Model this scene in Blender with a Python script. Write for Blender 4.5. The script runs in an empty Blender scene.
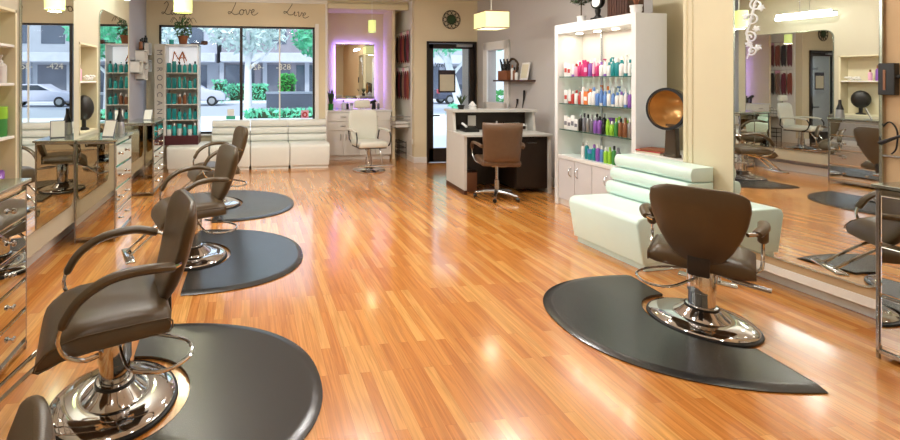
import bpy, bmesh, math, random
from mathutils import Vector, Matrix
random.seed(7)
PI = math.pi
C = bpy.context.scene.collection
R = math.radians

# ------------------------------------------------------------------ colours / materials
def lin(h):
    h = h.lstrip('#')
    v = [int(h[i:i+2], 16)/255 for i in (0, 2, 4)]
    return tuple(((c+0.055)/1.055)**2.4 if c > 0.04045 else c/12.92 for c in v) + (1,)

def mat(name, col, rough=0.5, metal=0.0, var=0.06, scale=12.0, bump=0.0, bscale=200.0, spec=0.5, coat=0.0, trans=0.0, emit=None, es=0.0):
    m = bpy.data.materials.new(name); m.use_nodes = True
    nt = m.node_tree; b = nt.nodes['Principled BSDF']
    b.inputs['Roughness'].default_value = rough
    b.inputs['Metallic'].default_value = metal
    b.inputs['Specular IOR Level'].default_value = spec
    b.inputs['Coat Weight'].default_value = coat
    b.inputs['Transmission Weight'].default_value = trans
    c = lin(col)
    tc = nt.nodes.new('ShaderNodeTexCoord')
    nz = nt.nodes.new('ShaderNodeTexNoise'); nz.inputs['Scale'].default_value = scale
    nz.inputs['Detail'].default_value = 3
    nt.links.new(tc.outputs['Object'], nz.inputs['Vector'])
    mx = nt.nodes.new('ShaderNodeMix'); mx.data_type = 'RGBA'
    mx.inputs['A'].default_value = tuple(min(1, k*(1-var)) for k in c[:3]) + (1,)
    mx.inputs['B'].default_value = tuple(min(1, k*(1+var)) for k in c[:3]) + (1,)
    nt.links.new(nz.outputs['Fac'], mx.inputs['Factor'])
    nt.links.new(mx.outputs['Result'], b.inputs['Base Color'])
    if bump:
        n2 = nt.nodes.new('ShaderNodeTexNoise'); n2.inputs['Scale'].default_value = bscale
        nt.links.new(tc.outputs['Object'], n2.inputs['Vector'])
        bp = nt.nodes.new('ShaderNodeBump'); bp.inputs['Strength'].default_value = bump
        bp.inputs['Distance'].default_value = 0.002
        nt.links.new(n2.outputs['Fac'], bp.inputs['Height'])
        nt.links.new(bp.outputs['Normal'], b.inputs['Normal'])
    if emit:
        b.inputs['Emission Color'].default_value = lin(emit)
        b.inputs['Emission Strength'].default_value = es
    return m

def glass_mat(name, tint=(1, 1, 1, 1)):
    m = bpy.data.materials.new(name); m.use_nodes = True
    nt = m.node_tree; nt.nodes.clear()
    out = nt.nodes.new('ShaderNodeOutputMaterial')
    t = nt.nodes.new('ShaderNodeBsdfTransparent'); t.inputs['Color'].default_value = tint
    g = nt.nodes.new('ShaderNodeBsdfGlossy'); g.inputs['Roughness'].default_value = 0.02
    f = nt.nodes.new('ShaderNodeFresnel'); f.inputs['IOR'].default_value = 1.3
    mx = nt.nodes.new('ShaderNodeMixShader')
    ge = nt.nodes.new('ShaderNodeNewGeometry'); mu = nt.nodes.new('ShaderNodeMath'); mu.operation = 'MULTIPLY'; sb = nt.nodes.new('ShaderNodeMath'); sb.operation = 'SUBTRACT'; sb.inputs[0].default_value = 1.0
    nt.links.new(ge.outputs['Backfacing'], sb.inputs[1]); nt.links.new(f.outputs[0], mu.inputs[0]); nt.links.new(sb.outputs[0], mu.inputs[1])
    nt.links.new(mu.outputs[0], mx.inputs[0]); nt.links.new(t.outputs[0], mx.inputs[1])
    nt.links.new(g.outputs[0], mx.inputs[2]); nt.links.new(mx.outputs[0], out.inputs[0])
    return m

def floor_mat():
    m = bpy.data.materials.new('oak_laminate'); m.use_nodes = True
    nt = m.node_tree; b = nt.nodes['Principled BSDF']; N = nt.nodes.new; L = nt.links.new
    tc = N('ShaderNodeTexCoord')
    sep = N('ShaderNodeSeparateXYZ'); L(tc.outputs['Object'], sep.inputs[0])
    cb = N('ShaderNodeCombineXYZ'); L(sep.outputs['Y'], cb.inputs['X']); L(sep.outputs['X'], cb.inputs['Y'])
    br = N('ShaderNodeTexBrick'); br.offset = 0.37; br.offset_frequency = 2; br.squash = 1
    br.inputs['Scale'].default_value = 1; br.inputs['Brick Width'].default_value = 0.62
    br.inputs['Row Height'].default_value = 0.056; br.inputs['Mortar Size'].default_value = 0.0007
    br.inputs['Mortar Smooth'].default_value = 0.3
    br.inputs['Color1'].default_value = (0, 0, 0, 1); br.inputs['Color2'].default_value = (1, 1, 1, 1)
    br.inputs['Mortar'].default_value = (0.1, 0.1, 0.1, 1)
    L(cb.outputs[0], br.inputs['Vector'])
    rp = N('ShaderNodeValToRGB')
    e = rp.color_ramp.elements
    e[0].position = 0; e[0].color = lin('#d08238'); e[1].position = 1; e[1].color = lin('#eeb061')
    k = rp.color_ramp.elements.new(0.5); k.color = lin('#de9244')
    L(br.outputs['Color'], rp.inputs[0])
    # grain
    mp = N('ShaderNodeMapping'); mp.inputs['Scale'].default_value = (1.6, 34, 1)
    L(cb.outputs[0], mp.inputs[0])
    ad = N('ShaderNodeVectorMath'); ad.operation = 'ADD'
    L(mp.outputs[0], ad.inputs[0])
    sc = N('ShaderNodeVectorMath'); sc.operation = 'SCALE'; sc.inputs['Scale'].default_value = 9.0
    L(br.outputs['Color'], sc.inputs[0]); L(sc.outputs[0], ad.inputs[1])
    nz = N('ShaderNodeTexNoise'); nz.inputs['Scale'].default_value = 1.5; nz.inputs['Detail'].default_value = 5
    nz.inputs['Distortion'].default_value = 1.2
    L(ad.outputs[0], nz.inputs['Vector'])
    r2 = N('ShaderNodeValToRGB'); r2.color_ramp.elements[0].position = 0.35; r2.color_ramp.elements[1].position = 0.65
    r2.color_ramp.elements[0].color = (0.66, 0.60, 0.52, 1); r2.color_ramp.elements[1].color = (1.06, 1.06, 1.06, 1)
    L(nz.outputs['Fac'], r2.inputs[0])
    mx = N('ShaderNodeMix'); mx.data_type = 'RGBA'; mx.blend_type = 'MULTIPLY'; mx.inputs['Factor'].default_value = 0.75
    L(rp.outputs[0], mx.inputs['A']); L(r2.outputs[0], mx.inputs['B'])
    mx2 = N('ShaderNodeMix'); mx2.data_type = 'RGBA'; mx2.inputs['B'].default_value = lin('#9a5a2c')
    mf = N('ShaderNodeMath'); mf.operation = 'MULTIPLY'; mf.inputs[1].default_value = 0.6
    L(br.outputs['Fac'], mf.inputs[0]); L(mf.outputs[0], mx2.inputs['Factor']); L(mx.outputs['Result'], mx2.inputs['A'])
    L(mx2.outputs['Result'], b.inputs['Base Color'])
    b.inputs['Roughness'].default_value = 0.26
    b.inputs['Specular IOR Level'].default_value = 0.6
    b.inputs['Coat Weight'].default_value = 1.0; b.inputs['Coat Roughness'].default_value = 0.13; b.inputs['Coat IOR'].default_value = 1.85
    return m

M = {}
M['floor'] = floor_mat()
M['wall_cream'] = mat('wall_cream', '#d9d0b0', 0.75, scale=3, var=0.03)
M['wall_beige'] = mat('wall_beige', '#ddd0b0', 0.75, scale=2, var=0.04)
M['wall_tan'] = mat('wall_tan', '#c8ab85', 0.75, scale=2, var=0.04)
M['wall_taupe'] = mat('wall_taupe', '#bdb59f', 0.75, scale=2, var=0.03)
M['wall_grey'] = mat('wall_grey', '#b9b4b0', 0.75, scale=2, var=0.03)
M['wall_blue'] = mat('wall_bluegrey', '#b4b6c2', 0.7, scale=2, var=0.03)
M['ceiling'] = mat('ceiling_paint', '#e4dfd2', 0.8, var=0.02)
M['white'] = mat('white_paint', '#e8e6e0', 0.45, var=0.02)
M['white_gloss'] = mat('white_laminate', '#e6e6e4', 0.25, var=0.02)
M['lam_grey'] = mat('pale_grey_laminate', '#c9c7bf', 0.35, var=0.03)
M['cabdoor'] = mat('cabinet_door', '#d3d2d4', 0.35, var=0.02)
M['leather'] = mat('brown_leather', '#54442f', 0.30, var=0.08, scale=18, bump=0.25, bscale=350, spec=0.5)
M['arm'] = mat('brown_arm_pad', '#54452f', 0.33, var=0.05)
M['leather_dk'] = mat('dark_bracket', '#26221f', 0.4)
M['leather_of'] = mat('office_leather', '#664d38', 0.4, var=0.1, scale=20, bump=0.3, bscale=200)
M['chrome'] = mat('chrome', '#d8dadd', 0.07, 1.0, var=0.01)
M['chrome_s'] = mat('brushed_steel', '#b9bbbd', 0.25, 1.0, var=0.02)
M['mirror'] = mat('mirror_silver', '#e9ecea', 0.005, 1.0, var=0.0)
M['mirror_t'] = mat('mirror_panel', '#dcd9cc', 0.015, 1.0, var=0.0)
M['mirror_edge'] = mat('mirror_bevel', '#c2ccc4', 0.15, 0.9, var=0.02)
M['frame_dk'] = mat('dark_mirror_trim', '#4a443c', 0.3, 0.6)
M['rubber'] = mat('black_rubber', '#1c1c1c', 0.45, var=0.1)
M['mat'] = mat('anti_fatigue_mat', '#2b2c2c', 0.22, var=0.08, scale=25, bump=0.1, bscale=500, spec=0.9)
M['mint'] = mat('mint_vinyl', '#dcf3ea', 0.3, var=0.02, bump=0.05)
M['bench_w'] = mat('white_vinyl', '#e6e8e0', 0.3, var=0.02)
M['wchair'] = mat('offwhite_vinyl', '#d8d8ca', 0.35, var=0.02)
M['black'] = mat('black_plastic', '#141414', 0.35)
M['dkbrown'] = mat('espresso_wood', '#2c2119', 0.35, var=0.25, scale=30)
M['brownwood'] = mat('dark_wood', '#4a2a1a', 0.4, var=0.2, scale=30)
M['doorframe'] = mat('bronze_frame', '#2e2622', 0.35, 0.3)
M['glass'] = glass_mat('window_glass', (0.97, 0.99, 0.98, 1))
M['shelfglass'] = glass_mat('shelf_glass', (0.80, 0.92, 0.88, 1))
M['glassedge'] = mat('glass_edge', '#3c5a50', 0.15)
M['burgundy'] = mat('burgundy_box', '#4e2228', 0.4)
M['gold'] = mat('copper_letter', '#c07a52', 0.35, 0.2)
M['terra'] = mat('terracotta', '#8a5230', 0.7)
M['leaf'] = mat('leaf_green', '#3f6a35', 0.5, var=0.35, scale=8)
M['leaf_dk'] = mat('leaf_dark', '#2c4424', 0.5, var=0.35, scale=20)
M['leaf_teal'] = mat('leaf_teal', '#6fd0a6', 0.5, var=0.3, scale=3)
M['leaf_pale'] = mat('leaf_pale', '#cfe0dc', 0.6, var=0.3, scale=3)
M['leaf_bright'] = mat('leaf_bright', '#3fa648', 0.5, var=0.35, scale=4)
M['bark'] = mat('white_bark', '#dcdde2', 0.7, var=0.1, scale=6)
M['stem'] = mat('stem_brown', '#4c3a28', 0.7)
M['magenta'] = mat('magenta_plastic', '#c03070', 0.3)
M['pink'] = mat('pink_plastic', '#e0a8c0', 0.3)
M['purple'] = mat('purple_plastic', '#8a5ab0', 0.3)
M['teal'] = mat('teal_plastic', '#17858a', 0.3)
M['tealb'] = mat('bright_teal_plastic', '#2fb0ae', 0.3)
M['red'] = mat('red_plastic', '#b03a34', 0.35)
M['orange'] = mat('orange_plastic', '#e07a3c', 0.35)
M['blue'] = mat('blue_plastic', '#5f86c4', 0.3)
M['lime'] = mat('lime_plastic', '#92c83c', 0.3)
M['green'] = mat('green_plastic', '#3f8a44', 0.3)
M['grey'] = mat('grey_plastic', '#707078', 0.35)
M['silver'] = mat('silver_tube', '#a9a9a9', 0.3, 0.7)
M['bronze'] = mat('bronze_bottle', '#8a5a3c', 0.35, 0.2)
M['maroon'] = mat('maroon_hair', '#6d2634', 0.5, var=0.3, scale=40)
M['dkhair'] = mat('dark_hair', '#2e2124', 0.5, var=0.3, scale=40)
M['auburn'] = mat('auburn_hair', '#8a4232', 0.5, var=0.3, scale=40)
M['blond'] = mat('brown_hair', '#8c6a58', 0.5, var=0.3, scale=40)
M['paper'] = mat('paper', '#ecebe4', 0.7, var=0.03)
M['cream_paper'] = mat('cream_paper', '#d9d2b8', 0.7)
M['shade'] = mat('lamp_shade_fabric', '#d8d8a8', 0.7, emit='#f0f0a8', es=0.55)
M['shade_g'] = mat('green_glass_shade', '#c8d890', 0.5, emit='#dfe98a', es=0.8)
M['bulb'] = mat('lit_lamp', '#ffffff', 0.5, emit='#fff3d8', es=12)
M['diffuser'] = mat('lit_diffuser', '#ffffff', 0.6, emit='#fff6d8', es=1.6)
M['tube_lit'] = mat('lit_tube', '#ffffff', 0.5, emit='#f4fff6', es=7)
M['purple_led'] = mat('purple_led', '#8f78ff', 0.5, emit='#9c86ff', es=30)
M['dryer'] = mat('dryer_shell', '#4a3a2a', 0.25, var=0.08, coat=0.4)
M['dryer_in'] = mat('dryer_amber', '#c79a5c', 0.25, 0.4, var=0.35, scale=9)
M['black_hair'] = mat('black_hair', '#17130f', 0.5, var=0.3, scale=40, bump=0.6, bscale=90)
M['lit_header'] = mat('lit_header', '#f4f6f8', 0.5, emit='#f4f8ff', es=0.5)
M['etch'] = mat('frosted_etch', '#e4e8ea', 0.7)
M['iron'] = mat('wrought_iron', '#4e4638', 0.5, 0.3)
M['green_glassy'] = mat('green_jar', '#3fae52', 0.15, trans=0.3)
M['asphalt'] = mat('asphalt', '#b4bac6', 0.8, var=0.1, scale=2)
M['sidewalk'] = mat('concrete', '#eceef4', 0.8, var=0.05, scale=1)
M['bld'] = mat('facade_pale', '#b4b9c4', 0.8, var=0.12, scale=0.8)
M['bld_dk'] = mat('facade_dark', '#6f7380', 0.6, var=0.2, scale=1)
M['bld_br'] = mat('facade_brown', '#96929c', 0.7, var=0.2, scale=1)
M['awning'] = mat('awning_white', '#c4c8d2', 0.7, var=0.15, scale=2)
M['bldglass'] = mat('shop_glass', '#5d6574', 0.1, 0.2, var=0.3, scale=0.5)
M['car_silver'] = mat('silver_paint', '#cfcfe0', 0.25, 0.2, var=0.02)
M['car_dark'] = mat('dark_paint', '#55596a', 0.2, 0.3, var=0.02)
M['car_glass'] = mat('car_glass', '#3a424c', 0.08)
M['tail'] = mat('tail_light', '#c04a56', 0.3)
M['sign_green'] = mat('decal_green', '#3fae86', 0.5)

# ------------------------------------------------------------------ mesh builder
class MB:
    def __init__(s): s.bm = bmesh.new()
    def _x(s, vs, mtx):
        if mtx is not None: bmesh.ops.transform(s.bm, matrix=mtx, verts=vs)
        return vs
    def box(s, x0, x1, y0, y1, z0, z1, bev=0.0, seg=2, mtx=None):
        r = bmesh.ops.create_cube(s.bm, size=1)
        vs = r['verts']
        for v in vs:
            v.co = Vector(((x0+x1)/2+v.co.x*(x1-x0), (y0+y1)/2+v.co.y*(y1-y0), (z0+z1)/2+v.co.z*(z1-z0)))
        if bev > 0:
            es = list({e for v in vs for e in v.link_edges})
            q = bmesh.ops.bevel(s.bm, geom=es, offset=min(bev, 0.49*min(x1-x0, y1-y0, z1-z0)), segments=seg, affect='EDGES', profile=0.5)
            vs = list({v for f in q['faces'] for v in f.verts} | {v for v in vs if v.is_valid})
        s._x(vs, mtx); return s
    def lathe(s, prof, n=24, c=(0, 0), mtx=None, cap=True):
        rings = []; allv = []
        for r, z in prof:
            if r < 1e-5:
                v = s.bm.verts.new((c[0], c[1], z)); rings.append([v]); allv.append(v)
            else:
                ring = [s.bm.verts.new((c[0]+r*math.cos(2*PI*i/n), c[1]+r*math.sin(2*PI*i/n), z)) for i in range(n)]
                rings.append(ring); allv += ring
        for a, b in zip(rings, rings[1:]):
            for i in range(n):
                j = (i+1) % n
                if len(a) == 1 and len(b) == 1: break
                if len(a) == 1: s.bm.faces.new((a[0], b[i], b[j]))
                elif len(b) == 1: s.bm.faces.new((a[i], b[0], a[j]))
                else: s.bm.faces.new((a[i], a[j], b[j], b[i]))
        if cap:
            for rg in (rings[0], rings[-1]):
                if len(rg) > 1: s.bm.faces.new(rg)
        s._x(allv, mtx); return s
    def tube(s, pts, r=0.01, n=8, closed=False, sx=1.0, mtx=None):
        pts = [Vector(p) for p in pts]; m = len(pts); rings = []; allv = []
        up0 = None
        for i, p in enumerate(pts):
            if closed: t = pts[(i+1) % m]-pts[i-1]
            else: t = pts[min(i+1, m-1)]-pts[max(i-1, 0)]
            if t.length < 1e-9: t = Vector((0, 0, 1))
            t.normalize()
            if up0 is None:
                up0 = Vector((0, 0, 1)) if abs(t.z) < 0.9 else Vector((1, 0, 0))
            u = up0-t*up0.dot(t)
            if u.length < 1e-6: u = t.orthogonal()
            u.normalize(); w = t.cross(u); up0 = u
            rr = r[i] if isinstance(r, (list, tuple)) else r
            ring = [s.bm.verts.new(p+u*(rr*math.cos(2*PI*k/n))+w*(rr*sx*math.sin(2*PI*k/n))) for k in range(n)]
            rings.append(ring); allv += ring
        pr = list(zip(rings, rings[1:]))
        if closed: pr.append((rings[-1], rings[0]))
        for a, b in pr:
            for k in range(n):
                j = (k+1) % n
                s.bm.faces.new((a[k], a[j], b[j], b[k]))
        if not closed:
            s.bm.faces.new(rings[0]); s.bm.faces.new(rings[-1])
        s._x(allv, mtx); return s
    def prism(s, poly, z0, z1, axis='z', bev=0.0, mtx=None, seg=2):
        # poly in 2D, extruded along axis ('z': x,y ; 'x': y,z ; 'y': x,z)
        def P(a, b, k):
            return (a, b, k) if axis == 'z' else ((k, a, b) if axis == 'x' else (a, k, b))
        lo = [s.bm.verts.new(P(a, b, z0)) for a, b in poly]
        hi = [s.bm.verts.new(P(a, b, z1)) for a, b in poly]
        n = len(poly); fs = [s.bm.faces.new(lo), s.bm.faces.new(hi)]
        for i in range(n):
            fs.append(s.bm.faces.new((lo[i], lo[(i+1) % n], hi[(i+1) % n], hi[i])))
        vs = lo+hi
        bmesh.ops.recalc_face_normals(s.bm, faces=fs)
        if bev > 0:
            es = list({e for f in fs[:2] for e in f.edges})
            q = bmesh.ops.bevel(s.bm, geom=es, offset=bev, segments=seg, affect='EDGES', profile=0.5)
            vs = list({v for f in q['faces'] for v in f.verts} | {v for v in vs if v.is_valid})
        s._x(vs, mtx); return s
    def grid(s, rows, closed=False):
        g = [[s.bm.verts.new(p) for p in row] for row in rows]
        for a, b in zip(g, g[1:]):
            m = len(a)
            for i in range(m if closed else m-1):
                j = (i+1) % m
                s.bm.faces.new((a[i], a[j], b[j], b[i]))
        return g
    def build(s, name, m, parent=None, smooth=True, angle=40):
        bmesh.ops.remove_doubles(s.bm, verts=s.bm.verts, dist=1e-5)
        bmesh.ops.recalc_face_normals(s.bm, faces=s.bm.faces)
        me = bpy.data.meshes.new(name)
        s.bm.to_mesh(me); s.bm.free()
        if smooth:
            me.shade_smooth()
            me.set_sharp_from_angle(angle=R(angle))
        me.materials.append(M[m] if isinstance(m, str) else m)
        o = bpy.data.objects.new(name, me); C.objects.link(o)
        if parent is not None: o.parent = parent
        return o

LABELS = {}
def tag(o, label, cat, group=None, kind=None):
    n = len(label.split())
    assert 4 <= n <= 16, label
    if label in LABELS and not group: print('DUP LABEL', label)
    LABELS[label] = 1
    o['label'] = label; o['category'] = cat
    if group: o['group'] = group
    if kind: o['kind'] = kind
    return o
def thing(name, label, cat, loc=(0, 0, 0), rz=0.0, group=None):
    o = bpy.data.objects.new(name, None); C.objects.link(o)
    o.empty_display_size = 0.1
    o.location = loc; o.rotation_euler = (0, 0, rz)
    return tag(o, label, cat, group)
def put(o, loc, rz=0.0): o.location = loc; o.rotation_euler = (0, 0, rz); return o
def struct(o, label=None):
    o['kind'] = 'structure'
    if label: o['label'] = label
    return o
def dup(root, label, loc, rz=0.0, group=None, mats=None):
    r = root.copy(); C.objects.link(r); r.location = loc; r.rotation_euler = (0, 0, rz)
    if group: r['group'] = group
    tag(r, label, root['category'], group)
    for ch in list(root.children):
        c = ch.copy(); C.objects.link(c); c.parent = r
        for g in list(ch.children):
            d = g.copy(); C.objects.link(d); d.parent = c
    return r

# right-hand frame: a = along the wall (away from the entrance side), b = outwards (into wall)
PH = R(3.5)
def RW(a, b, z=0.0):
    return (3.74-a*math.sin(PH)+b*math.cos(PH), 3.0+a*math.cos(PH)+b*math.sin(PH), z)
# object local axes in this frame: local x = b , local y = a
def RP(o, a=0.0, b=0.0, z=0.0, extra=0.0):
    return put(o, RW(a, b, z), PH+extra)

ORD = ['first', 'second', 'third', 'fourth', 'fifth', 'sixth', 'seventh', 'eighth', 'ninth', 'tenth', 'eleventh', 'twelfth',
       'thirteenth', 'fourteenth', 'fifteenth', 'sixteenth', 'seventeenth', 'eighteenth', 'nineteenth', 'twentieth']

# ------------------------------------------------------------------ camera
cam = bpy.data.cameras.new('camera'); co = bpy.data.objects.new('camera', cam); C.objects.link(co)
cam.sensor_width = 36; cam.lens = 18.0
cam.shift_x = 140/900; cam.shift_y = -140/900
cam.clip_start = 0.02; cam.clip_end = 300
TH = math.atan(60/450)
co.location = (0, 0, 1.5); co.rotation_euler = (R(90), 0, -TH)
bpy.context.scene.camera = co

# ------------------------------------------------------------------ room shell
CZ = 2.95
LP = -1.60      # proud left panel plane
LW = -1.78      # left wall plane
BW = 8.10       # window wall
YB = -1.6       # wall behind the camera
m = MB(); m.box(-1.9, 5.2, YB-0.1, 9.2, -0.1, 0); struct(m.build('floor', 'floor', smooth=False), 'orange oak strip floor with a glossy finish')
m = MB(); m.box(-1.9, 5.2, YB-0.1, 9.2, CZ, CZ+0.15); struct(m.build('ceiling', 'ceiling', smooth=False))
# left wall, recessed plane
m = MB(); m.box(LW-0.15, LW, YB, BW+0.1, 0, CZ); struct(m.build('wall_left', 'wall_blue', smooth=False))
m = MB(); m.box(-1.9, 5.2, YB-0.15, YB, 0, CZ); struct(m.build('wall_near', 'wall_beige', smooth=False))
# proud panel with two niches
N1 = (2.76, 3.345, 0.74, 1.98); N2 = (4.50, 5.00, 0.98, 1.86)
m = MB(); PB = 0.20
def seg(v0, v1, z0, z1): m.box(LW+0.001, LP, v0, v1, z0, z1)
seg(YB, N1[0], PB, CZ); seg(N1[0], N1[1], PB, N1[2]); seg(N1[0], N1[1], N1[3], CZ)
seg(N1[1], N2[0], PB, CZ); seg(N2[0], N2[1], PB, N2[2]); seg(N2[0], N2[1], N2[3], CZ); seg(N2[1], 6.28, PB, CZ)
struct(m.build('wall_left_panel', 'wall_taupe', smooth=False), 'cream wall panel carrying mirrors and product niches')
m = MB(); m.box(LW, LW+0.02, YB, 8.05, 0, 0.12, 0.004); struct(m.build('baseboard_left', 'white', smooth=False))

# right mirror wall in the rotated frame (a<0.42), recessed foot, then deeper wall
m = MB(); m.box(0.13, 0.30, -5.2, 0.40, 0, CZ); RP(struct(m.build('wall_right_recess', 'wall_cream', smooth=False)))
m = MB(); m.box(0.0, 0.129, -5.2, 0.40, 0.15, CZ); RP(struct(m.build('wall_right', 'wall_tan', smooth=False)))
m = MB(); m.box(0.0, 0.02, -5.2, 0.40, 0.0, 0.10, 0.004); m.box(-0.012, 0.0, -5.2, -0.03, 0.12, 0.17, 0.004)
o = m.build('baseboard_right', 'white', smooth=False); RP(struct(o), 0, 0.108)
o = MB().box(-0.001, 0.012, -5.2, 0.42, 0.10, 0.16, 0.003).build('trim_1', 'white', smooth=False); RP(struct(o), 0, -0.01)
# cream pier face between mirror and shelf unit
m = MB(); m.box(-0.012, 0.0, 0.03, 0.419, 0.16, CZ, 0.002); m.box(-0.02, 0.0, 0.385, 0.42, 0.12, CZ, 0.008); m.box(-0.02, 0.0, 0.34, 0.37, 0.12, CZ, 0.006)
RP(struct(m.build('trim_2', 'wall_cream', smooth=False)))
m = MB(); m.box(0.0, 0.30, 0.401, 0.41, 0, CZ); RP(struct(m.build('wall_right_end', 'wall_cream', smooth=False)))
# deeper right wall with window opening, b = .70
WN = (3.93, 4.42, 1.12, 2.02)
def rwall(m, a0, a1, z0, z1, b0=0.70, b1=0.85): m.box(b0, b1, a0, a1, z0, z1)
m = MB(); rwall(m, 0.2, WN[0], 0, CZ); rwall(m, WN[1], 5.3, 0, CZ); rwall(m, WN[0], WN[1], 0, WN[2]); rwall(m, WN[0], WN[1], WN[3], CZ)
RP(struct(m.build('wall_right_far', 'wall_grey', smooth=False)))
m = MB(); m.box(0.68, 0.70, 2.05, 4.75, 0, 0.12, 0.004); RP(struct(m.build('baseboard_right_far', 'white', smooth=False)))
# cream moulding strip right of the shelf unit
m = MB(); m.box(0.655, 0.699, 0.30, 1.30, 0, CZ, 0.01); m.box(0.64, 0.66, 0.74, 0.80, 0, CZ, 0.005); RP(struct(m.build('trim_3', 'wall_cream', smooth=False)))

# window wall (v = 8.10) with the big opening, pier, soffit
WO = (-1.57, 1.17, 0.55, 2.46)
m = MB(); T = 0.14
m.box(LW-0.1, WO[0], BW, BW+T, 0, CZ); m.box(WO[1], 1.40, BW, BW+T, 0, CZ)
m.box(WO[0], WO[1], BW, BW+T, WO[3], CZ); m.box(WO[0], WO[1], BW, BW+T, 0, WO[2])
m.box(1.25, 1.40, BW+T+0.001, 8.849, 0, CZ)
struct(m.build('wall_back', 'wall_beige', smooth=False))
m = MB(); m.box(LW, 1.40, BW-0.03, BW, CZ-0.07, CZ, 0.01); struct(m.build('trim_4', 'white', smooth=False))
m = MB(); m.box(1.17, 1.24, BW-0.02, BW, 0, 2.52, 0.004); m.box(1.36, 1.40, BW-0.02, BW, 0, CZ-0.05, 0.004); struct(m.build('trim_5', 'white', smooth=False))
# shop window: frame, mullions, two/three panes
win = MB(); fw = 0.035
y0, y1 = BW+0.02, BW+0.07
win.box(WO[0], WO[1], y0, y1, WO[3]-fw, WO[3]); win.box(WO[0], WO[1], y0, y1, WO[2], WO[2]+fw)
win.box(WO[0], WO[0]+fw, y0, y1, WO[2], WO[3]); win.box(WO[1]-fw, WO[1], y0, y1, WO[2], WO[3])
win.box(-0.18, -0.13, y0-0.01, y1, WO[2], WO[3])
w1 = struct(win.build('window_1', 'doorframe', smooth=False), 'large dark framed shop window above the white benches')
g = MB().box(WO[0]+fw, -0.18, BW+0.042, BW+0.048, WO[2]+fw, WO[3]-fw).build('window_pane', 'glass', w1, smooth=False)
g = MB().box(-0.13, WO[1]-fw, BW+0.042, BW+0.048, WO[2]+fw, WO[3]-fw).build('window_pane', 'glass', w1, smooth=False)
g = MB().box(0.52, 0.545, BW+0.035, BW+0.055, WO[2]+fw, WO[3]-fw).build('glass_joint', 'white', w1, smooth=False)
m = MB(); m.box(WO[0], WO[1], BW-0.05, BW+0.02, WO[2]-0.03, WO[2], 0.005); m.build('window_sill', 'white', w1, smooth=False)

# alcove
m = MB(); m.box(1.25, 3.2, 8.85, 9.0, 0, CZ); struct(m.build('wall_alcove', 'wall_beige', smooth=False))
m = MB(); m.box(1.40, 2.93, 8.10, 8.85, 2.84, CZ-0.001); struct(m.build('ceiling_soffit', 'wall_beige', smooth=False))
m = MB(); m.box(1.40, 2.93, 8.05, 8.11, 2.80, 2.90, 0.012); struct(m.build('trim_6', 'wall_cream', smooth=False))
m = MB(); m.box(2.68, 2.74, 8.28, 8.85, 0, 2.84); struct(m.build('wall_alcove_fin', 'wall_beige', smooth=False))
# partition and door wall (v = 7.80)
DW = 7.80; DO = (3.17, 4.12, 2.20)
m = MB(); m.box(2.94, DO[0], DW, DW+0.12, 0, CZ); m.box(DO[1], 4.4, DW, DW+0.12, 0, CZ); m.box(DO[0], DO[1], DW, DW+0.12, DO[2], CZ)
struct(m.build('wall_door', 'wall_beige', smooth=False))
m = MB(); m.box(2.94, 3.06, DW+0.12, 8.86, 0, CZ); struct(m.build('wall_partition', 'white', smooth=False))
m = MB(); m.box(2.93, DO[0], DW-0.012, DW, 0, 0.11, 0.004); m.box(2.925, 2.94, DW-0.012, 8.84, 0, 0.11, 0.004); struct(m.build('baseboard_partition', 'white', smooth=False))
# door
d = MB()
d.box(DO[0], DO[0]+0.035, DW-0.03, DW+0.08, 0, DO[2]); d.box(DO[1]-0.035, DO[1], DW-0.03, DW+0.08, 0, DO[2]); d.box(DO[0], DO[1], DW-0.03, DW+0.08, DO[2]-0.035, DO[2])
door = struct(d.build('door_1', 'doorframe', smooth=False), 'dark framed glass entrance door')
d = MB(); a0, a1 = DO[0]+0.04, DO[1]-0.04
d.box(a0, a0+0.09, DW, DW+0.045, 0.01, 2.16, 0.004); d.box(a1-0.09, a1, DW, DW+0.045, 0.01, 2.16, 0.004)
d.box(a0, a1, DW, DW+0.045, 2.07, 2.16, 0.004); d.box(a0, a1, DW, DW+0.045, 0.01, 0.26, 0.004)
d.build('door_leaf', 'doorframe', door, smooth=False)
MB().box(a0+0.09, a1-0.09, DW+0.018, DW+0.026, 0.26, 2.07).build('door_glass', 'glass', door, smooth=False)
d = MB(); d.box(a0+0.02, a0+0.07, DW-0.02, DW, 0.80, 0.95, 0.005); d.tube([(a0+0.045, DW-0.02, 0.86), (a0+0.045, DW-0.06, 0.86), (a0+0.18, DW-0.06, 0.86)], 0.012)
d.build('door_handle', 'black', door)
MB().box(a1-0.35, a1-0.05, DW-0.05, DW, 2.10, 2.15, 0.006).build('door_closer', 'silver', door)

# side window in the deep right wall
wf = MB()
for (aa, ab, za, zb) in ((WN[0]-0.12, WN[0], 1.0, 2.16), (WN[1], WN[1]+0.12, 1.0, 2.16), (WN[0]-0.12, WN[1]+0.12, WN[3], 2.16), (WN[0]-0.12, WN[1]+0.12, 1.0, WN[2])):
    wf.box(0.665, 0.70, aa, ab, za, zb, 0.006)
w2 = RP(struct(wf.build('window_2', 'white', smooth=False), 'narrow white framed side window behind the desk'))
MB().box(0.76, 0.766, WN[0], WN[1], WN[2], WN[3]).build('window_pane', 'glass', w2, smooth=False)
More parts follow.
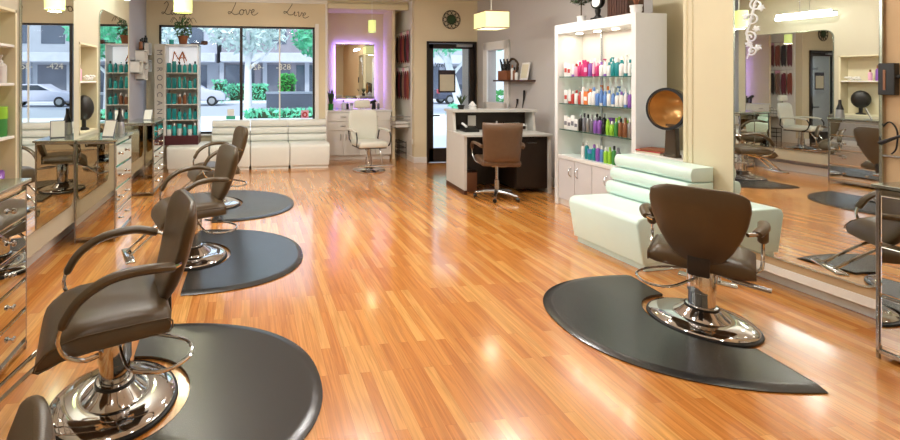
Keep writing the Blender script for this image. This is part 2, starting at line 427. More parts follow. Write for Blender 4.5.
# ------------------------------------------------------------------ mirrors
def rrect(x0, x1, z0, z1, r, n=8):
    pts = []
    for cx, cz, a0 in ((x1-r, z0+r, -90), (x1-r, z1-r, 0), (x0+r, z1-r, 90), (x0+r, z0+r, 180)):
        for i in range(n+1):
            a = R(a0+90*i/n); pts.append((cx+r*math.cos(a), cz+r*math.sin(a)))
    return pts
def mirror(w, z0, z1, r, label, flip=1):
    # built in local frame: faces +x (flip=1) , width along y
    t = thing('wall_mirror', label, 'mirror')
    MB().prism(rrect(-w/2, w/2, z0, z1, r), 0.0, 0.012*flip, 'x').build('mirror_backing', 'mirror_edge', t, smooth=False)
    MB().prism(rrect(-w/2+0.012, w/2-0.012, z0+0.012, z1-0.012, r-0.008), 0.0125*flip, 0.0145*flip, 'x').build('mirror_glass', 'mirror', t, smooth=False)
    return t
mm = mirror(0.95, 0.37, 2.34, 0.10, 'tall rounded wall mirror nearest the camera on the left wall'); mm.location = (LP+0.001, 3.86, 0)
mm = mirror(1.12, 0.37, 2.27, 0.12, 'tall rounded wall mirror farther along the left wall, past the niche'); mm.location = (LP+0.001, 5.61, 0)
mm = mirror(0.80, 0.22, 2.34, 0.09, 'large rounded wall mirror with frosted scrollwork on the right wall', -1); RP(mm, -0.375, -0.013)
# etched flourish on the right mirror (thin frosted appliques, parts of the mirror)
def scroll(cx, cz, r, turns, a0, s=1, n=26):
    return [(-0.0165, cx+s*(r*(1-0.85*i/n))*math.cos(a0+turns*2*PI*i/n), cz+(r*(1-0.85*i/n))*math.sin(a0+turns*2*PI*i/n)) for i in range(n+1)]
m = MB()
X = -0.0165
# local y = a ; mirror spans y -.40..+.40 ; left edge in the photo is y=+.40
SH_ = -0.055
for c, zc, r, a0, s in ((0.33, 1.95, 0.05, 0, 1), (0.30, 2.06, 0.045, 2, -1), (0.34, 1.82, 0.045, 1, 1), (0.27, 2.15, 0.045, 3, 1), (0.19, 2.20, 0.05, 1, -1), (0.33, 1.72, 0.035, 4, -1), (0.09, 2.22, 0.04, 2, 1), (0.24, 2.24, 0.04, 5, -1)):
    m.tube(scroll(c+SH_, zc, r, 1.4, a0, s), 0.0055, 5)
m.tube([(X, q0+SH_, q1) for q0, q1 in ((0.36, 1.66), (0.33, 1.75), (0.365, 1.85), (0.33, 1.97), (0.31, 2.07), (0.25, 2.16), (0.16, 2.17), (0.05, 2.15), (-0.05, 2.18), (-0.14, 2.17))], [0.003, 0.006, 0.007, 0.007, 0.007, 0.007, 0.007, 0.006, 0.005, 0.003], 6)
for c, zc in ((0.30, 1.88), (0.37, 1.98), (0.27, 2.03), (0.33, 2.12), (0.21, 2.12), (0.14, 2.15), (0.35, 1.77), (0.29, 1.74), (0.05, 2.20)):
    c += SH_
    for k in range(5):
        a = 2*PI*k/5+c*9; m.tube([(X, c, zc), (X, c+0.014*math.cos(a), zc+0.014*math.sin(a)), (X, c+0.026*math.cos(a+0.3), zc+0.026*math.sin(a+0.3))], [0.004, 0.009, 0.002], 5)
m.build('frosted_scrollwork', 'etch', mm)

# niche linings with shelves
def niche(N, shelves, label):
    v0, v1, z0, z1 = N
    t = thing('wall_niche', label, 'niche shelf', (LP, (v0+v1)/2, z0))
    w = (v1-v0)/2; hh = z1-z0; dpt = 0.165
    m = MB(); m.box(-dpt-0.01, -dpt, -w, w, 0, hh)
    m.box(-dpt, 0.006, -w, -w+0.018, 0, hh); m.box(-dpt, 0.006, w-0.018, w, 0, hh); m.box(-dpt, 0.006, -w, w, 0, 0.018); m.box(-dpt, 0.006, -w, w, hh-0.018, hh)
    m.build('niche_box', 'wall_cream', t, smooth=False)
    for s in shelves: MB().box(-dpt, 0.0, -w+0.018, w-0.018, s-z0-0.018, s-z0, 0.002).build('shelf', 'white', t, smooth=False)
niche(N1, [1.12, 1.48, 1.74], 'cream recessed niche with white shelves at the left picture edge')
niche(N2, [1.49], 'cream recessed niche with one shelf between the two left mirrors')

# ------------------------------------------------------------------ mirrored vanity chests
def vanity(label, nd=4, w=0.60, d=0.36, h=0.95, first=None):
    # front faces +x, width along y (centred), back at x=0
    t = thing('mirrored_vanity', label, 'vanity')
    m = MB(); m.box(0.0, d-0.012, -w/2+0.006, w/2-0.006, 0.05, h-0.03); m.build('body', 'mirror_t', t, smooth=False)
    m = MB(); e = 0.014
    for y in (-w/2, w/2-e):
        m.box(0, e, y, y+e, 0.0, h-0.02, 0.002); m.box(d-e, d, y, y+e, 0.0, h-0.02, 0.002)
        m.box(0, d, y, y+e, 0.03, 0.05, 0.002); m.box(0, d, y, y+e, h-0.04, h-0.02, 0.002)
    for x in (0, d-e): m.box(x, x+e, -w/2, w/2, 0.03, 0.05, 0.002)
    m.build('frame', 'chrome_s', t, smooth=False)
    m = MB(); m.box(-0.005, d+0.02, -w/2-0.01, w/2+0.01, h-0.02, h, 0.004); m.build('top', 'mirror_edge', t, smooth=False)
    zz = 0.07; dh = (h-0.05-zz)/nd
    for i in range(nd):
        z0 = zz+i*dh+0.008; z1 = zz+(i+1)*dh-0.008
        dr = MB().box(d-0.014, d+0.004, -w/2+0.02, w/2-0.02, z0, z1, 0.006).build('drawer', 'mirror', t, smooth=False)
        k = MB()
        for s in (-0.12, 0.12):
            k.lathe([(0.0, 0), (0.014, 0.004), (0.016, 0.014), (0.008, 0.02), (0.006, 0.03), (0.0, 0.03)], 10, mtx=Matrix.Translation((d+0.032, s*w/0.6, (z0+z1)/2)) @ Matrix.Rotation(R(-90), 4, 'Y'))
        k.build('drawer_knob', 'chrome', dr)
    return t
def pv(o, x, y, rz=0.0): o.location = (x, y, 0); o.rotation_euler = (0, 0, rz); return o
pv(vanity('mirrored vanity chest with drawers at the left picture edge beside the nearest chair', 5, 0.62), LP+0.004, 2.395)
pv(vanity('mirrored vanity chest standing between the two left wall mirrors', 4, 0.57), LP+0.004, 4.655)
pv(vanity('farthest mirrored vanity chest on the left, beside the product tower', 5, 0.66), LP+0.004, 6.36)
v = vanity('mirrored vanity chest with three panels at the right picture edge', 3, 0.62, 0.44, 0.94); RP(v, -1.275, -0.004, 0, PI)

# ------------------------------------------------------------------ salon chair (faces local +x)
def interp(tab, t):
    for (a, b), (c, d) in zip(tab, tab[1:]):
        if a <= t <= c: return b+(d-b)*(t-a)/(c-a)
    return tab[-1][1]
def smooth_path(pts, k=6):
    P = [Vector(p) for p in pts]; out = []
    for i in range(len(P)-1):
        p0 = P[max(i-1, 0)]; p1 = P[i]; p2 = P[i+1]; p3 = P[min(i+2, len(P)-1)]
        for j in range(k):
            t = j/k
            out.append(0.5*((2*p1)+(-p0+p2)*t+(2*p0-5*p1+4*p2-p3)*t*t+(-p0+3*p1-3*p2+p3)*t**3))
    out.append(P[-1]); return out
def shield(wtab, z0, z1, x0, lean, curve, th, name, m, parent, nt=22, ns=16):
    rows = []
    for i in range(nt+1):
        t = 0.5-0.5*math.cos(PI*i/nt)
        w = max(0.002, interp(wtab, t)); et = min(1, 4.2*min(t, 1-t)+0.12)**0.5
        ring = []
        for j in range(2*ns):
            a = 2*PI*j/(2*ns)
            cy = math.cos(a); sy = math.sin(a)
            y = w*math.copysign(abs(cy)**0.55, cy)
            x = th*0.5*math.copysign(abs(sy)**0.6, sy)*et
            z = z0+t*(z1-z0)
            xx = x0-lean*t-0.05*math.sin(t*PI)*0.4+curve*(y/0.29)**2+x
            ring.append((xx, y, z))
        rows.append(ring)
    b = MB(); g = b.grid(rows, closed=True)
    b.bm.faces.new(g[0]); b.bm.faces.new(g[-1])
    return b.build(name, m, parent, angle=80)
def salon_chair(label, group):
    t = thing('salon_chair', label, 'salon chair', group=group)
    MB().lathe([(0, 0.0), (0.295, 0.0), (0.30, 0.006), (0.297, 0.016), (0.285, 0.02), (0, 0.02)], 48).build('base_gasket', 'rubber', t)
    MB().lathe([(0, 0.018), (0.283, 0.018), (0.286, 0.024), (0.278, 0.032), (0.235, 0.044), (0.17, 0.052), (0.15, 0.05), (0.145, 0.056), (0.12, 0.075), (0.095, 0.10), (0.0, 0.10)], 48).build('base', 'chrome', t)
    c = MB(); c.lathe([(0, 0.095), (0.084, 0.095), (0.088, 0.10), (0.084, 0.112), (0.072, 0.114), (0.072, 0.20), (0.078, 0.204), (0.078, 0.35), (0.070, 0.37), (0, 0.37)], 32)
    c.box(-0.13, 0.13, -0.10, 0.10, 0.365, 0.380, 0.004)
    col = c.build('column', 'chrome', t)
    MB().lathe([(0.086, 0.098), (0.092, 0.098), (0.092, 0.112), (0.086, 0.112)], 32, cap=False).build('column_ring', 'black', col)
    # pump loop lever
    MB().tube(smooth_path([(-0.02, 0.07, 0.335), (-0.02, 0.19, 0.31), (-0.06, 0.29, 0.285), (-0.20, 0.33, 0.275), (-0.32, 0.25, 0.275), (-0.30, 0.13, 0.285), (-0.10, 0.02, 0.31)], 6), 0.008, 8).build('pump_lever', 'chrome', t)
    MB().tube([(0.0, -0.06, 0.335), (0.0, -0.16, 0.315)], 0.009, 8).tube([(0.0, -0.15, 0.316), (0.0, -0.33, 0.30)], 0.016, 10).build('side_pedal', 'chrome_s', t)
    # seat cushion with waterfall front
    prof = [(-0.225, 0.395), (-0.235, 0.42), (-0.235, 0.465), (-0.215, 0.490), (-0.12, 0.496), (0.05, 0.498), (0.16, 0.494), (0.235, 0.472), (0.285, 0.43), (0.318, 0.37), (0.325, 0.335), (0.308, 0.325), (0.27, 0.338), (0.22, 0.368), (0.10, 0.384)]
    s = MB(); rows = []
    for k in range(13):
        u = -1+2*k/12; y = 0.262*u
        e = (1-abs(u)**7)**0.5 if abs(u) < 1 else 0.0
        e = 0.55+0.45*e
        cx, cz = 0.04, 0.415
        rows.append([(cx+(x-cx)*(0.9+0.1*e), y, cz+(z-cz)*e) for x, z in prof])
    g = s.grid(rows, closed=True); s.bm.faces.new(g[0]); s.bm.faces.new(g[-1])
    so = s.build('seat', 'leather', t, angle=60)
    # piping seam
    MB().tube([(x*0.985, 0.262, 0.415+(z-0.415)*0.60) for x, z in prof], 0.004, 6, closed=True).build('seat_piping', 'arm', so)
    shield([(0, .07), (.05, .10), (.2, .155), (.4, .20), (.6, .23), (.8, .245), (.92, .235), (.97, .205), (1, .15)], 0.43, 0.925, -0.205, 0.155, 0.045, 0.085, 'backrest', 'leather', t)
    MB().box(-0.262, -0.245, -0.055, 0.055, 0.375, 0.50, 0.006).box(-0.262, 0.0, -0.05, 0.05, 0.37, 0.386, 0.004).build('back_bracket', 'leather_dk', t)
    for s in (-1, 1):
        y = s*0.295
        pad = smooth_path([(-0.235, y*0.90, 0.68), (-0.14, y, 0.70), (-0.04, y, 0.70), (0.06, y, 0.68), (0.16, y, 0.62), (0.22, y, 0.53)], 5)
        a = MB().tube(pad, [0.018]+[0.021]*(len(pad)-2)+[0.015], 10, sx=1.35).build('armrest', 'arm', t)
        MB().tube(smooth_path([(0.217, y, 0.54), (0.23, y, 0.48), (0.205, y, 0.42), (0.14, y*0.97, 0.38), (0.08, y*0.88, 0.372)], 5), 0.010, 8).build('armrest_support', 'chrome', a)
        MB().tube([(-0.225, y*0.92, 0.68), (-0.27, y*0.76, 0.675)], 0.012, 8).build('armrest_bolt', 'chrome', a)
    f = MB()
    for s in (-0.07, 0.07): f.tube(smooth_path([(0.12, s, 0.345), (0.28, s, 0.31), (0.40, s, 0.23), (0.54, s, 0.12)], 5), 0.011, 8)
    f.box(0.50, 0.575, -0.17, 0.17, 0.095, 0.12, 0.01)
    f.build('footrest', 'chrome', t)
    return t
GCH = 'brown leather salon chairs'
ch = salon_chair('brown leather salon chair nearest in full view at the left, facing the mirrors', GCH)
ch.location = (-0.625, 2.20, 0); ch.rotation_euler = (0, 0, R(199)); ch.scale = (0.95, 0.95, 1.0)
dup(ch, 'brown leather salon chair second along the left wall, on the middle left mat', (-0.478, 3.90, 0), R(201), GCH)
dup(ch, 'farthest brown leather salon chair in the left row, near the white benches', (-0.40, 5.50, 0), R(198), GCH)
dup(ch, 'brown salon chair of which only the rounded back top shows, bottom left', (-0.635, 0.615, 0), R(200), GCH)
rc = dup(ch, 'brown leather salon chair alone at the right, seen from behind', (2.775, 2.445, 0), R(38), GCH); rc.scale = (0.92, 0.92, 0.96)

# mats: D shape, straight edge at local x=0, bulging to +x, notch round the base
def salon_mat(label, L=0.68, D=0.95, ang=0.0, loc=(0, 0, 0)):
    t = MB(); rn = 0.315; pts = []
    n = 44
    for i in range(n+1):
        a = -PI/2+PI*i/n
        ex = 2/2.25
        pts.append((D*abs(math.cos(a))**ex, L*math.copysign(abs(math.sin(a))**ex, math.sin(a))))
    k = 20
    for i in range(k+1):
        a = PI/2-PI*i/k
        pts.append((rn*math.cos(a), rn*math.sin(a)))
    # bevelled solid: outer rim slopes down
    b = t
    def off(s): 
        out = []
        for idx, (x, y) in enumerate(pts):
            if idx <= n:
                l = math.hypot(x, y) or 1
                out.append((max(0.0, x-s*x/l), y-s*y/l))
            else: out.append((x, y))
        return out
    lv = [(pts, 0.001), (pts, 0.006), (off(0.045), 0.018), (off(0.060), 0.016)]
    g = b.grid([[(x, y, z) for x, y in p] for p, z in lv], closed=True)
    b.bm.faces.new(g[0]); b.bm.faces.new(g[-1])
    bmesh.ops.triangulate(b.bm, faces=[f for f in b.bm.faces if len(f.verts) > 4])
    o = b.build('salon_mat', 'mat', angle=50)
    o.location = loc; o.rotation_euler = (0, 0, ang)
    return tag(o, label, 'mat', 'black anti-fatigue mats')
salon_mat('black half-round floor mat under the nearest full salon chair at left', L=0.64, D=0.95, loc=(-0.60, 2.20, 0.001), ang=R(3))
salon_mat('black half-round floor mat under the second left salon chair', 0.69, 0.93, 0.0, (-0.478, 3.90, 0.001))
salon_mat('black half-round floor mat under the farthest left salon chair', 0.69, 0.93, 0.0, (-0.40, 5.50, 0.001))
salon_mat('black half-round floor mat on the right side under the lone chair', 0.65, 0.93, R(174.5), (2.80, 2.45, 0.001))

# ------------------------------------------------------------------ bench modules (front faces local -y, width along x, back at y=depth)
def bench(label, w, depth, m, group, back=True, hb=0.80, hs=0.43, bt=0.20, lean=0.025):
    t = thing('bench_module', label, 'bench', group=group)
    g = 0.004
    MB().box(-w/2+0.02, w/2-0.02, 0.09, depth, 0, 0.07, 0.004).build('plinth', m, t, smooth=False)
    s = MB(); s.prism([(0.06, 0.06), (0.0, hs-0.06), (0.02, hs-0.015), (0.06, hs), (depth, hs), (depth, 0.06)], -w/2+g, w/2-g, 'x', bev=0.018, seg=3)
    s.build('seat', m, t, angle=50)
    if back:
        bk = MB(); n = 3; dz = (hb-hs)/n
        for i in range(n):
            z0 = hs+i*dz; z1 = z0+dz; yb = depth-bt+lean*i
            mid = (z0+z1)/2; pr = [(depth, z0+0.003)]
            for k in range(9):
                a = -PI/2+PI*k/8
                pr.append((yb+0.03-0.035*math.cos(a), mid+(dz/2-0.004)*math.sin(a)))
            pr.append((depth, z1-0.003))
            bk.prism(pr, -w/2+g, w/2-g, 'x', bev=0.006, seg=2)
        bk.build('backrest', m, t, angle=50)
    return t
GB = 'white window bench modules'
xs = [-0.655, 0.005, 0.665, 1.345]
names = ['white vinyl bench module under the window, partly behind the farthest left chair', 'white vinyl bench module under the window, middle of the three with backs', 'white vinyl bench module under the window, nearest the styling alcove']
for i in range(3):
    b = bench(names[i], xs[i+1]-xs[i], 0.58, 'bench_w', GB)
    b.location = ((xs[i]+xs[i+1])/2, 7.49, 0)
b = bench('backless white vinyl bench module carrying the tall teal product tower', 0.66, 0.62, 'bench_w', GB, back=False)
b.location = (-1.0, 7.43, 0)
b = bench('pale mint vinyl bench with channelled back against the right pier', 0.72, 0.73, 'mint', 'mint seating', hb=0.80, hs=0.43, bt=0.32, lean=0.05)
RP(b, 0.52, -0.76, 0, -PI/2)
# ledge behind bench with dryer + magazines
m = MB(); m.box(0.02, 0.60, 0.44, 0.94, 0, 0.80, 0.006); o = m.build('side_cabinet', 'white', smooth=False); RP(tag(o, 'low cream side cabinet tucked behind the mint bench', 'cabinet'))
def rthing(name, label, cat, a, b, z=0.0, rz=0.0, group=None):
    return thing(name, label, cat, RW(a, b, z), PH+rz, group)
t = rthing('hood_dryer', 'brown salon hood dryer on a flat post behind the mint bench', 'hair dryer', 0.60, 0.085, 0.8005)
MB().box(-0.035, 0.035, -0.06, 0.06, 0.0, 0.03, 0.006).build('base_plate', 'dryer', t, smooth=False)
MB().prism([(-0.055, 0.02), (0.055, 0.02), (0.042, 0.30), (-0.042, 0.30)], -0.025, 0.025, 'x', bev=0.006).build('post', 'dryer', t, smooth=False)
tilt = Matrix.Translation((-0.085, -0.01, 0.44)) @ Matrix.Scale(0.88, 4) @ Vector((0, 0, 1)).rotation_difference(Vector((0.99, 0.0, -0.04))).to_matrix().to_4x4()
MB().lathe([(0.195, 0.0), (0.212, 0.0), (0.215, 0.02), (0.208, 0.07), (0.185, 0.14), (0.14, 0.20), (0.08, 0.23), (0, 0.24)], 40, mtx=tilt, cap=False).build('hood', 'dryer', t)
MB().lathe([(0.197, 0.0), (0.196, 0.05), (0.17, 0.13), (0.12, 0.19), (0.06, 0.215), (0, 0.22)], 40, mtx=tilt, cap=False).build('hood_lining', 'dryer_in', t)
MB().lathe([(0.19, -0.006), (0.214, -0.006), (0.218, 0.006), (0.214, 0.016), (0.19, 0.012)], 40, mtx=tilt, cap=False).build('hood_rim', 'black', t)
for i, (da, col, nm) in enumerate(((0, 'cream_paper', 'bottom'), (0.02, 'red', 'middle'), (-0.015, 'terra', 'topmost'))):
    o = MB().box(-0.11, 0.11, -0.115, 0.115, 0, 0.014, 0.002).build('magazine', col, smooth=False)
    RP(tag(o, nm+' magazine of the small stack beside the hood dryer', 'magazine', 'magazines by the dryer'), 0.81+da, 0.165, 0.8005+i*0.0145, R(8*i))

# ------------------------------------------------------------------ white styling chair in the alcove (faces -y)
t = thing('styling_chair', 'off-white reclining styling chair in front of the alcove counter', 'salon chair', (1.96, 7.30, 0), R(-90+6))
MB().lathe([(0, 0), (0.27, 0), (0.275, 0.01), (0.26, 0.022), (0.18, 0.04), (0.10, 0.06), (0.06, 0.09), (0, 0.09)], 40).build('base', 'chrome', t)
c = MB().lathe([(0, 0.085), (0.055, 0.085), (0.055, 0.22), (0.042, 0.225), (0.042, 0.38), (0, 0.38)], 24).box(-0.12, 0.12, -0.1, 0.1, 0.37, 0.39, 0.004).build('column', 'chrome', t)
MB().box(-0.22, 0.26, -0.245, 0.245, 0.40, 0.50, 0.035, 3).build('seat', 'wchair', t)
MB().box(-0.20, 0.22, -0.225, 0.225, 0.385, 0.40).build('seat_frame', 'black', t, smooth=False)
shield([(0, .20), (.05, .22), (.3, .25), (.7, .265), (.9, .25), (.97, .22), (1, .16)], 0.47, 0.99, -0.22, 0.09, 0.04, 0.09, 'backrest', 'wchair', t)
hr = MB().tube([(-0.31, -0.03, 0.93), (-0.32, -0.03, 1.04)], 0.008).tube([(-0.31, 0.03, 0.93), (-0.32, 0.03, 1.04)], 0.008).build('headrest_stem', 'chrome', t)
MB().box(-0.345, -0.27, -0.14, 0.14, 1.02, 1.16, 0.03, 3).build('headrest', 'wchair', t)
for s in (-1, 1):
    a = MB().tube(smooth_path([(-0.22, s*0.28, 0.66), (-0.05, s*0.29, 0.675), (0.12, s*0.29, 0.67), (0.2, s*0.29, 0.65)], 4), 0.02, 8, sx=1.4).build('armrest', 'wchair', t)
    MB().tube(smooth_path([(0.2, s*0.29, 0.65), (0.24, s*0.29, 0.56), (0.20, s*0.28, 0.44), (0.1, s*0.24, 0.40)], 5), 0.011).build('armrest_support', 'black', a)
    MB().tube([(-0.22, s*0.28, 0.66), (-0.24, s*0.26, 0.50), (-0.16, s*0.22, 0.40)], 0.011).build('armrest_upright', 'black', a)
f = MB()
for s in (-0.12, 0.12): f.tube([(0.18, s, 0.385), (0.27, s, 0.25), (0.30, s, 0.12)], 0.010)
f.tube([(0.30, -0.30, 0.12), (0.30, 0.30, 0.12)], 0.014)
f.build('footrest', 'chrome', t)

# ------------------------------------------------------------------ alcove counter, mirror, pendant
t = thing('alcove_counter', 'white counter with two drawers and doors in the lilac lit alcove', 'cabinet', (1.42, 8.26, 0))
W_ = 1.24
MB().box(0, W_, 0.015, 0.58, 0.08, 0.90).box(0.02, W_-0.02, 0.05, 0.58, 0, 0.08).build('body', 'white', t, smooth=False)
MB().box(-0.01, W_+0.01, -0.01, 0.58, 0.90, 0.93, 0.004).build('countertop', 'white_gloss', t, smooth=False)
def pull(m, x, y, z, L=0.1, vert=False):
    if vert: m.tube([(x, y, z-L/2), (x, y-0.025, z-L/2+0.01), (x, y-0.025, z+L/2-0.01), (x, y, z+L/2)], 0.006, 6)
    else: m.tube([(x-L/2, y, z), (x-L/2+0.01, y-0.025, z), (x+L/2-0.01, y-0.025, z), (x+L/2, y, z)], 0.006, 6)
    return m
for c0, c1 in ((0.01, 0.60), (0.62, W_-0.01)):
    for z0, z1 in ((0.73, 0.89), (0.56, 0.72)):
        d = MB().box(c0, c1-0.01, -0.004, 0.015, z0, z1, 0.003).build('drawer', 'white', t, smooth=False)
        pull(MB(), (c0+c1)/2, -0.004, (z0+z1)/2).build('drawer_pull', 'chrome_s', d)
    mid = (c0+c1)/2
    for x0, x1, hx in ((c0, mid-0.004, mid-0.05), (mid+0.004, c1-0.01, mid+0.05)):
        d = MB().box(x0, x1, -0.004, 0.015, 0.09, 0.55, 0.003).build('door', 'white', t, smooth=False)
        pull(MB(), hx, -0.004, 0.43, 0.12, True).build('door_pull', 'chrome_s', d)
t = thing('alcove_mirror', 'rectangular mirror glowing lilac around its edges in the alcove', 'mirror', (2.08, 8.85, 1.66))
MB().box(-0.40, 0.40, -0.06, -0.05, -0.54, 0.56, 0.002).build('mirror_glass', 'mirror', t, smooth=False)
MB().box(-0.33, 0.33, -0.05, -0.002, -0.47, 0.49).build('mirror_backing', 'white', t, smooth=False)
m = MB()
for x0, x1, z0, z1 in ((-0.37, -0.34, -0.5, 0.52), (0.34, 0.37, -0.5, 0.52), (-0.37, 0.37, 0.50, 0.53), (-0.37, 0.37, -0.51, -0.48)): m.box(x0, x1, -0.03, -0.015, z0, z1)
m.build('led_strip', 'purple_led', t, smooth=False)
def pendant(label, loc, w, hgt, m, name='pendant_lamp', square=False, d=None):
    t = thing(name, label, 'pendant lamp', loc)
    if square:
        d = d or w
        s = MB()
        for x0, x1, y0, y1 in ((-w/2, w/2, -d/2, -d/2+0.006), (-w/2, w/2, d/2-0.006, d/2), (-w/2, -w/2+0.006, -d/2, d/2), (w/2-0.006, w/2, -d/2, d/2)):
            s.box(x0, x1, y0, y1, 0, hgt)
        sh = s.build('lamp_shade', m, t, smooth=False)
        r = MB()
        for z in (0, hgt-0.012):
            for x0, x1, y0, y1 in ((-w/2-0.003, w/2+0.003, -d/2-0.003, -d/2+0.004), (-w/2-0.003, w/2+0.003, d/2-0.004, d/2+0.003), (-w/2-0.003, -w/2+0.004, -d/2, d/2), (w/2-0.004, w/2+0.003, -d/2, d/2)):
                r.box(x0, x1, y0, y1, z, z+0.012)
        r.build('shade_rim', 'bronze', sh, smooth=False)
        MB().box(-w/2+0.012, w/2-0.012, -d/2+0.012, d/2-0.012, 0.008, 0.012).build('diffuser', 'diffuser', t, smooth=False)
    else:
        s = MB().lathe([(w/2, 0), (w/2, hgt), (w/2-0.004, hgt), (w/2-0.004, 0)], 32, cap=False); sh = s.build('lamp_shade', m, t)
        MB().lathe([(w/2-0.004, -0.004), (w/2+0.003, -0.004), (w/2+0.003, 0.008), (w/2-0.004, 0.008)], 32, cap=False).build('shade_rim', 'white', sh)
        MB().lathe([(0, hgt*0.35), (w*0.16, hgt*0.42), (w*0.2, hgt*0.6), (w*0.1, hgt*0.8), (0.01, hgt*0.95), (0, hgt*0.95)], 16).build('bulb', 'bulb', t)
        sp = MB()
        for k in range(3):
            a = 2*PI*k/3; sp.tube([(0, 0, hgt*0.95), ((w/2-0.004)*math.cos(a), (w/2-0.004)*math.sin(a), hgt*0.97)], 0.003, 5)
        sp.build('shade_spider', 'chrome_s', t)
    top = CZ-loc[2]
    MB().tube([(0, 0, hgt*(0.9 if not square else 0.06)), (0, 0, top-0.02)], 0.004, 6).build('cord', 'white', t)
    MB().lathe([(0, top-0.025), (0.05, top-0.025), (0.06, top-0.001), (0, top-0.001)], 20).build('ceiling_canopy', 'white', t)
    return t
pendant('glowing yellow-green drum pendant hanging before the shop window', (-0.83, 5.8, 2.35), 0.225, 0.27, 'shade_g')
pendant('small glowing cylinder pendant hanging in front of the alcove', (2.10, 7.60, 2.33), 0.13, 0.20, 'shade_g')
pendant('wide square fabric pendant hanging over the reception desk', (3.24, 5.72, 2.19), 0.34, 0.23, 'shade', square=True, d=0.30)
# bar lights: far left one seen reflected, other two added as fill
def bar_light(label, loc, rz=0.0):
    t = thing('bar_light', label, 'light fixture', loc, rz)
    MB().box(0.10, 0.17, -0.36, 0.36, 0.055, 0.075, 0.004).build('housing', 'chrome_s', t, smooth=False)
    MB().box(0.10, 0.17, -0.355, 0.355, 0.0, 0.055, 0.01).build('diffuser', 'tube_lit', t)
    MB().box(0.0, 0.10, -0.05, 0.05, 0.04, 0.07, 0.004).build('wall_arm', 'chrome_s', t, smooth=False)
    for s in (-0.06, 0.06): MB().tube([(0.135, s, 0.07), (0.135, s, CZ-2.50)], 0.003, 5).build('suspension_rod', 'chrome_s', t)
bar_light('added horizontal lit bar fixture over the nearest left mirror', (LP, 3.86, 2.50))
bar_light('added horizontal lit bar fixture over the big right mirror', RW(-0.375, -0.013, 2.50), PH+PI)
t = thing('bar_light', 'horizontal lit bar fixture over the far left mirror, seen reflected at right', 'light fixture', (LP, 5.32, 2.46))
MB().box(0.10, 0.17, -0.36, 0.36, 0.055, 0.075, 0.004).build('housing', 'chrome_s', t, smooth=False)
MB().box(0.10, 0.17, -0.355, 0.355, 0.0, 0.055, 0.01).build('diffuser', 'tube_lit', t)
MB().box(0.0, 0.10, -0.05, 0.05, 0.04, 0.07, 0.004).build('wall_arm', 'chrome_s', t, smooth=False)
for s in (-0.06, 0.06): MB().tube([(0.135, s, 0.07), (0.135, s, CZ-2.46)], 0.003, 5).build('suspension_rod', 'chrome_s', t)
# ------------------------------------------------------------------ product shelf unit on the right (local y = a, local x = b)
SA0, SA1, SB0, SB1, SH = 0.96, 2.06, 0.08, 0.45, 2.165
t = thing('display_cabinet', 'tall white display cabinet with glass shelves of hair products', 'cabinet', RW(0, 0), PH)
m = MB(); k = 0.05
m.box(SB0, SB1, SA0, SA0+k, 0, SH, 0.002); m.box(SB0, SB1, SA1-k, SA1, 0, SH, 0.002)
m.box(SB0, SB1, SA0+k, SA1-k, SH-0.11, SH, 0.002)
m.build('case', 'white_gloss', t, smooth=False)
MB().box(SB1-0.02, SB1-0.004, SA0+k, SA1-k, 0.60, SH-0.11).build('back_panel', 'white', t, smooth=False)
MB().box(SB0+0.005, SB1-0.02, SA0+k, SA1-k, 0.56, 0.60, 0.002).build('countertop', 'white_gloss', t, smooth=False)
MB().box(SB0+0.04, SB1-0.02, SA0+k, SA1-k, 0, 0.07).box(SB0+0.03, SB1-0.02, SA0+k, SA1-k, 0.07, 0.56).build('lower_body', 'white', t, smooth=False)
nd = 4; dw = (SA1-SA0-2*k)/nd
for i in range(nd):
    y0 = SA0+k+i*dw; d = MB().box(SB0+0.012, SB0+0.03, y0+0.003, y0+dw-0.003, 0.075, 0.555, 0.002).build('door', 'cabdoor', t, smooth=False)
    hy_ = y0+0.05 if i % 2 else y0+dw-0.05
    MB().tube(smooth_path([(SB0+0.012, hy_, 0.37), (SB0-0.012, hy_+0.006, 0.39), (SB0-0.022, hy_, 0.425), (SB0-0.012, hy_+0.006, 0.46), (SB0+0.012, hy_, 0.48)], 4), 0.006, 6).build('door_handle', 'chrome_s', d)
SHZ = (1.54, 1.22, 0.91)
for z in SHZ:
    s = MB().box(SB0+0.03, SB1-0.021, SA0+k, SA1-k, z-0.009, z).build('glass_shelf', 'shelfglass', t, smooth=False)
    MB().box(SB0+0.024, SB0+0.03, SA0+k, SA1-k, z-0.010, z+0.001).build('shelf_edge', 'glassedge', s, smooth=False)
for i, y in enumerate((1.14, 1.38, 1.62, 1.88)):
    MB().lathe([(0, SH-0.118), (0.035, SH-0.118), (0.035, SH-0.109), (0, SH-0.109)], 16, c=(0.27, y)).build('downlight', 'bulb', t)
for y in (SA1-k-0.012,): MB().box(SB1-0.05, SB1-0.035, y-0.30, y-0.285, 0.60, SH-0.11).build('shelf_standard', 'chrome_s', t, smooth=False)

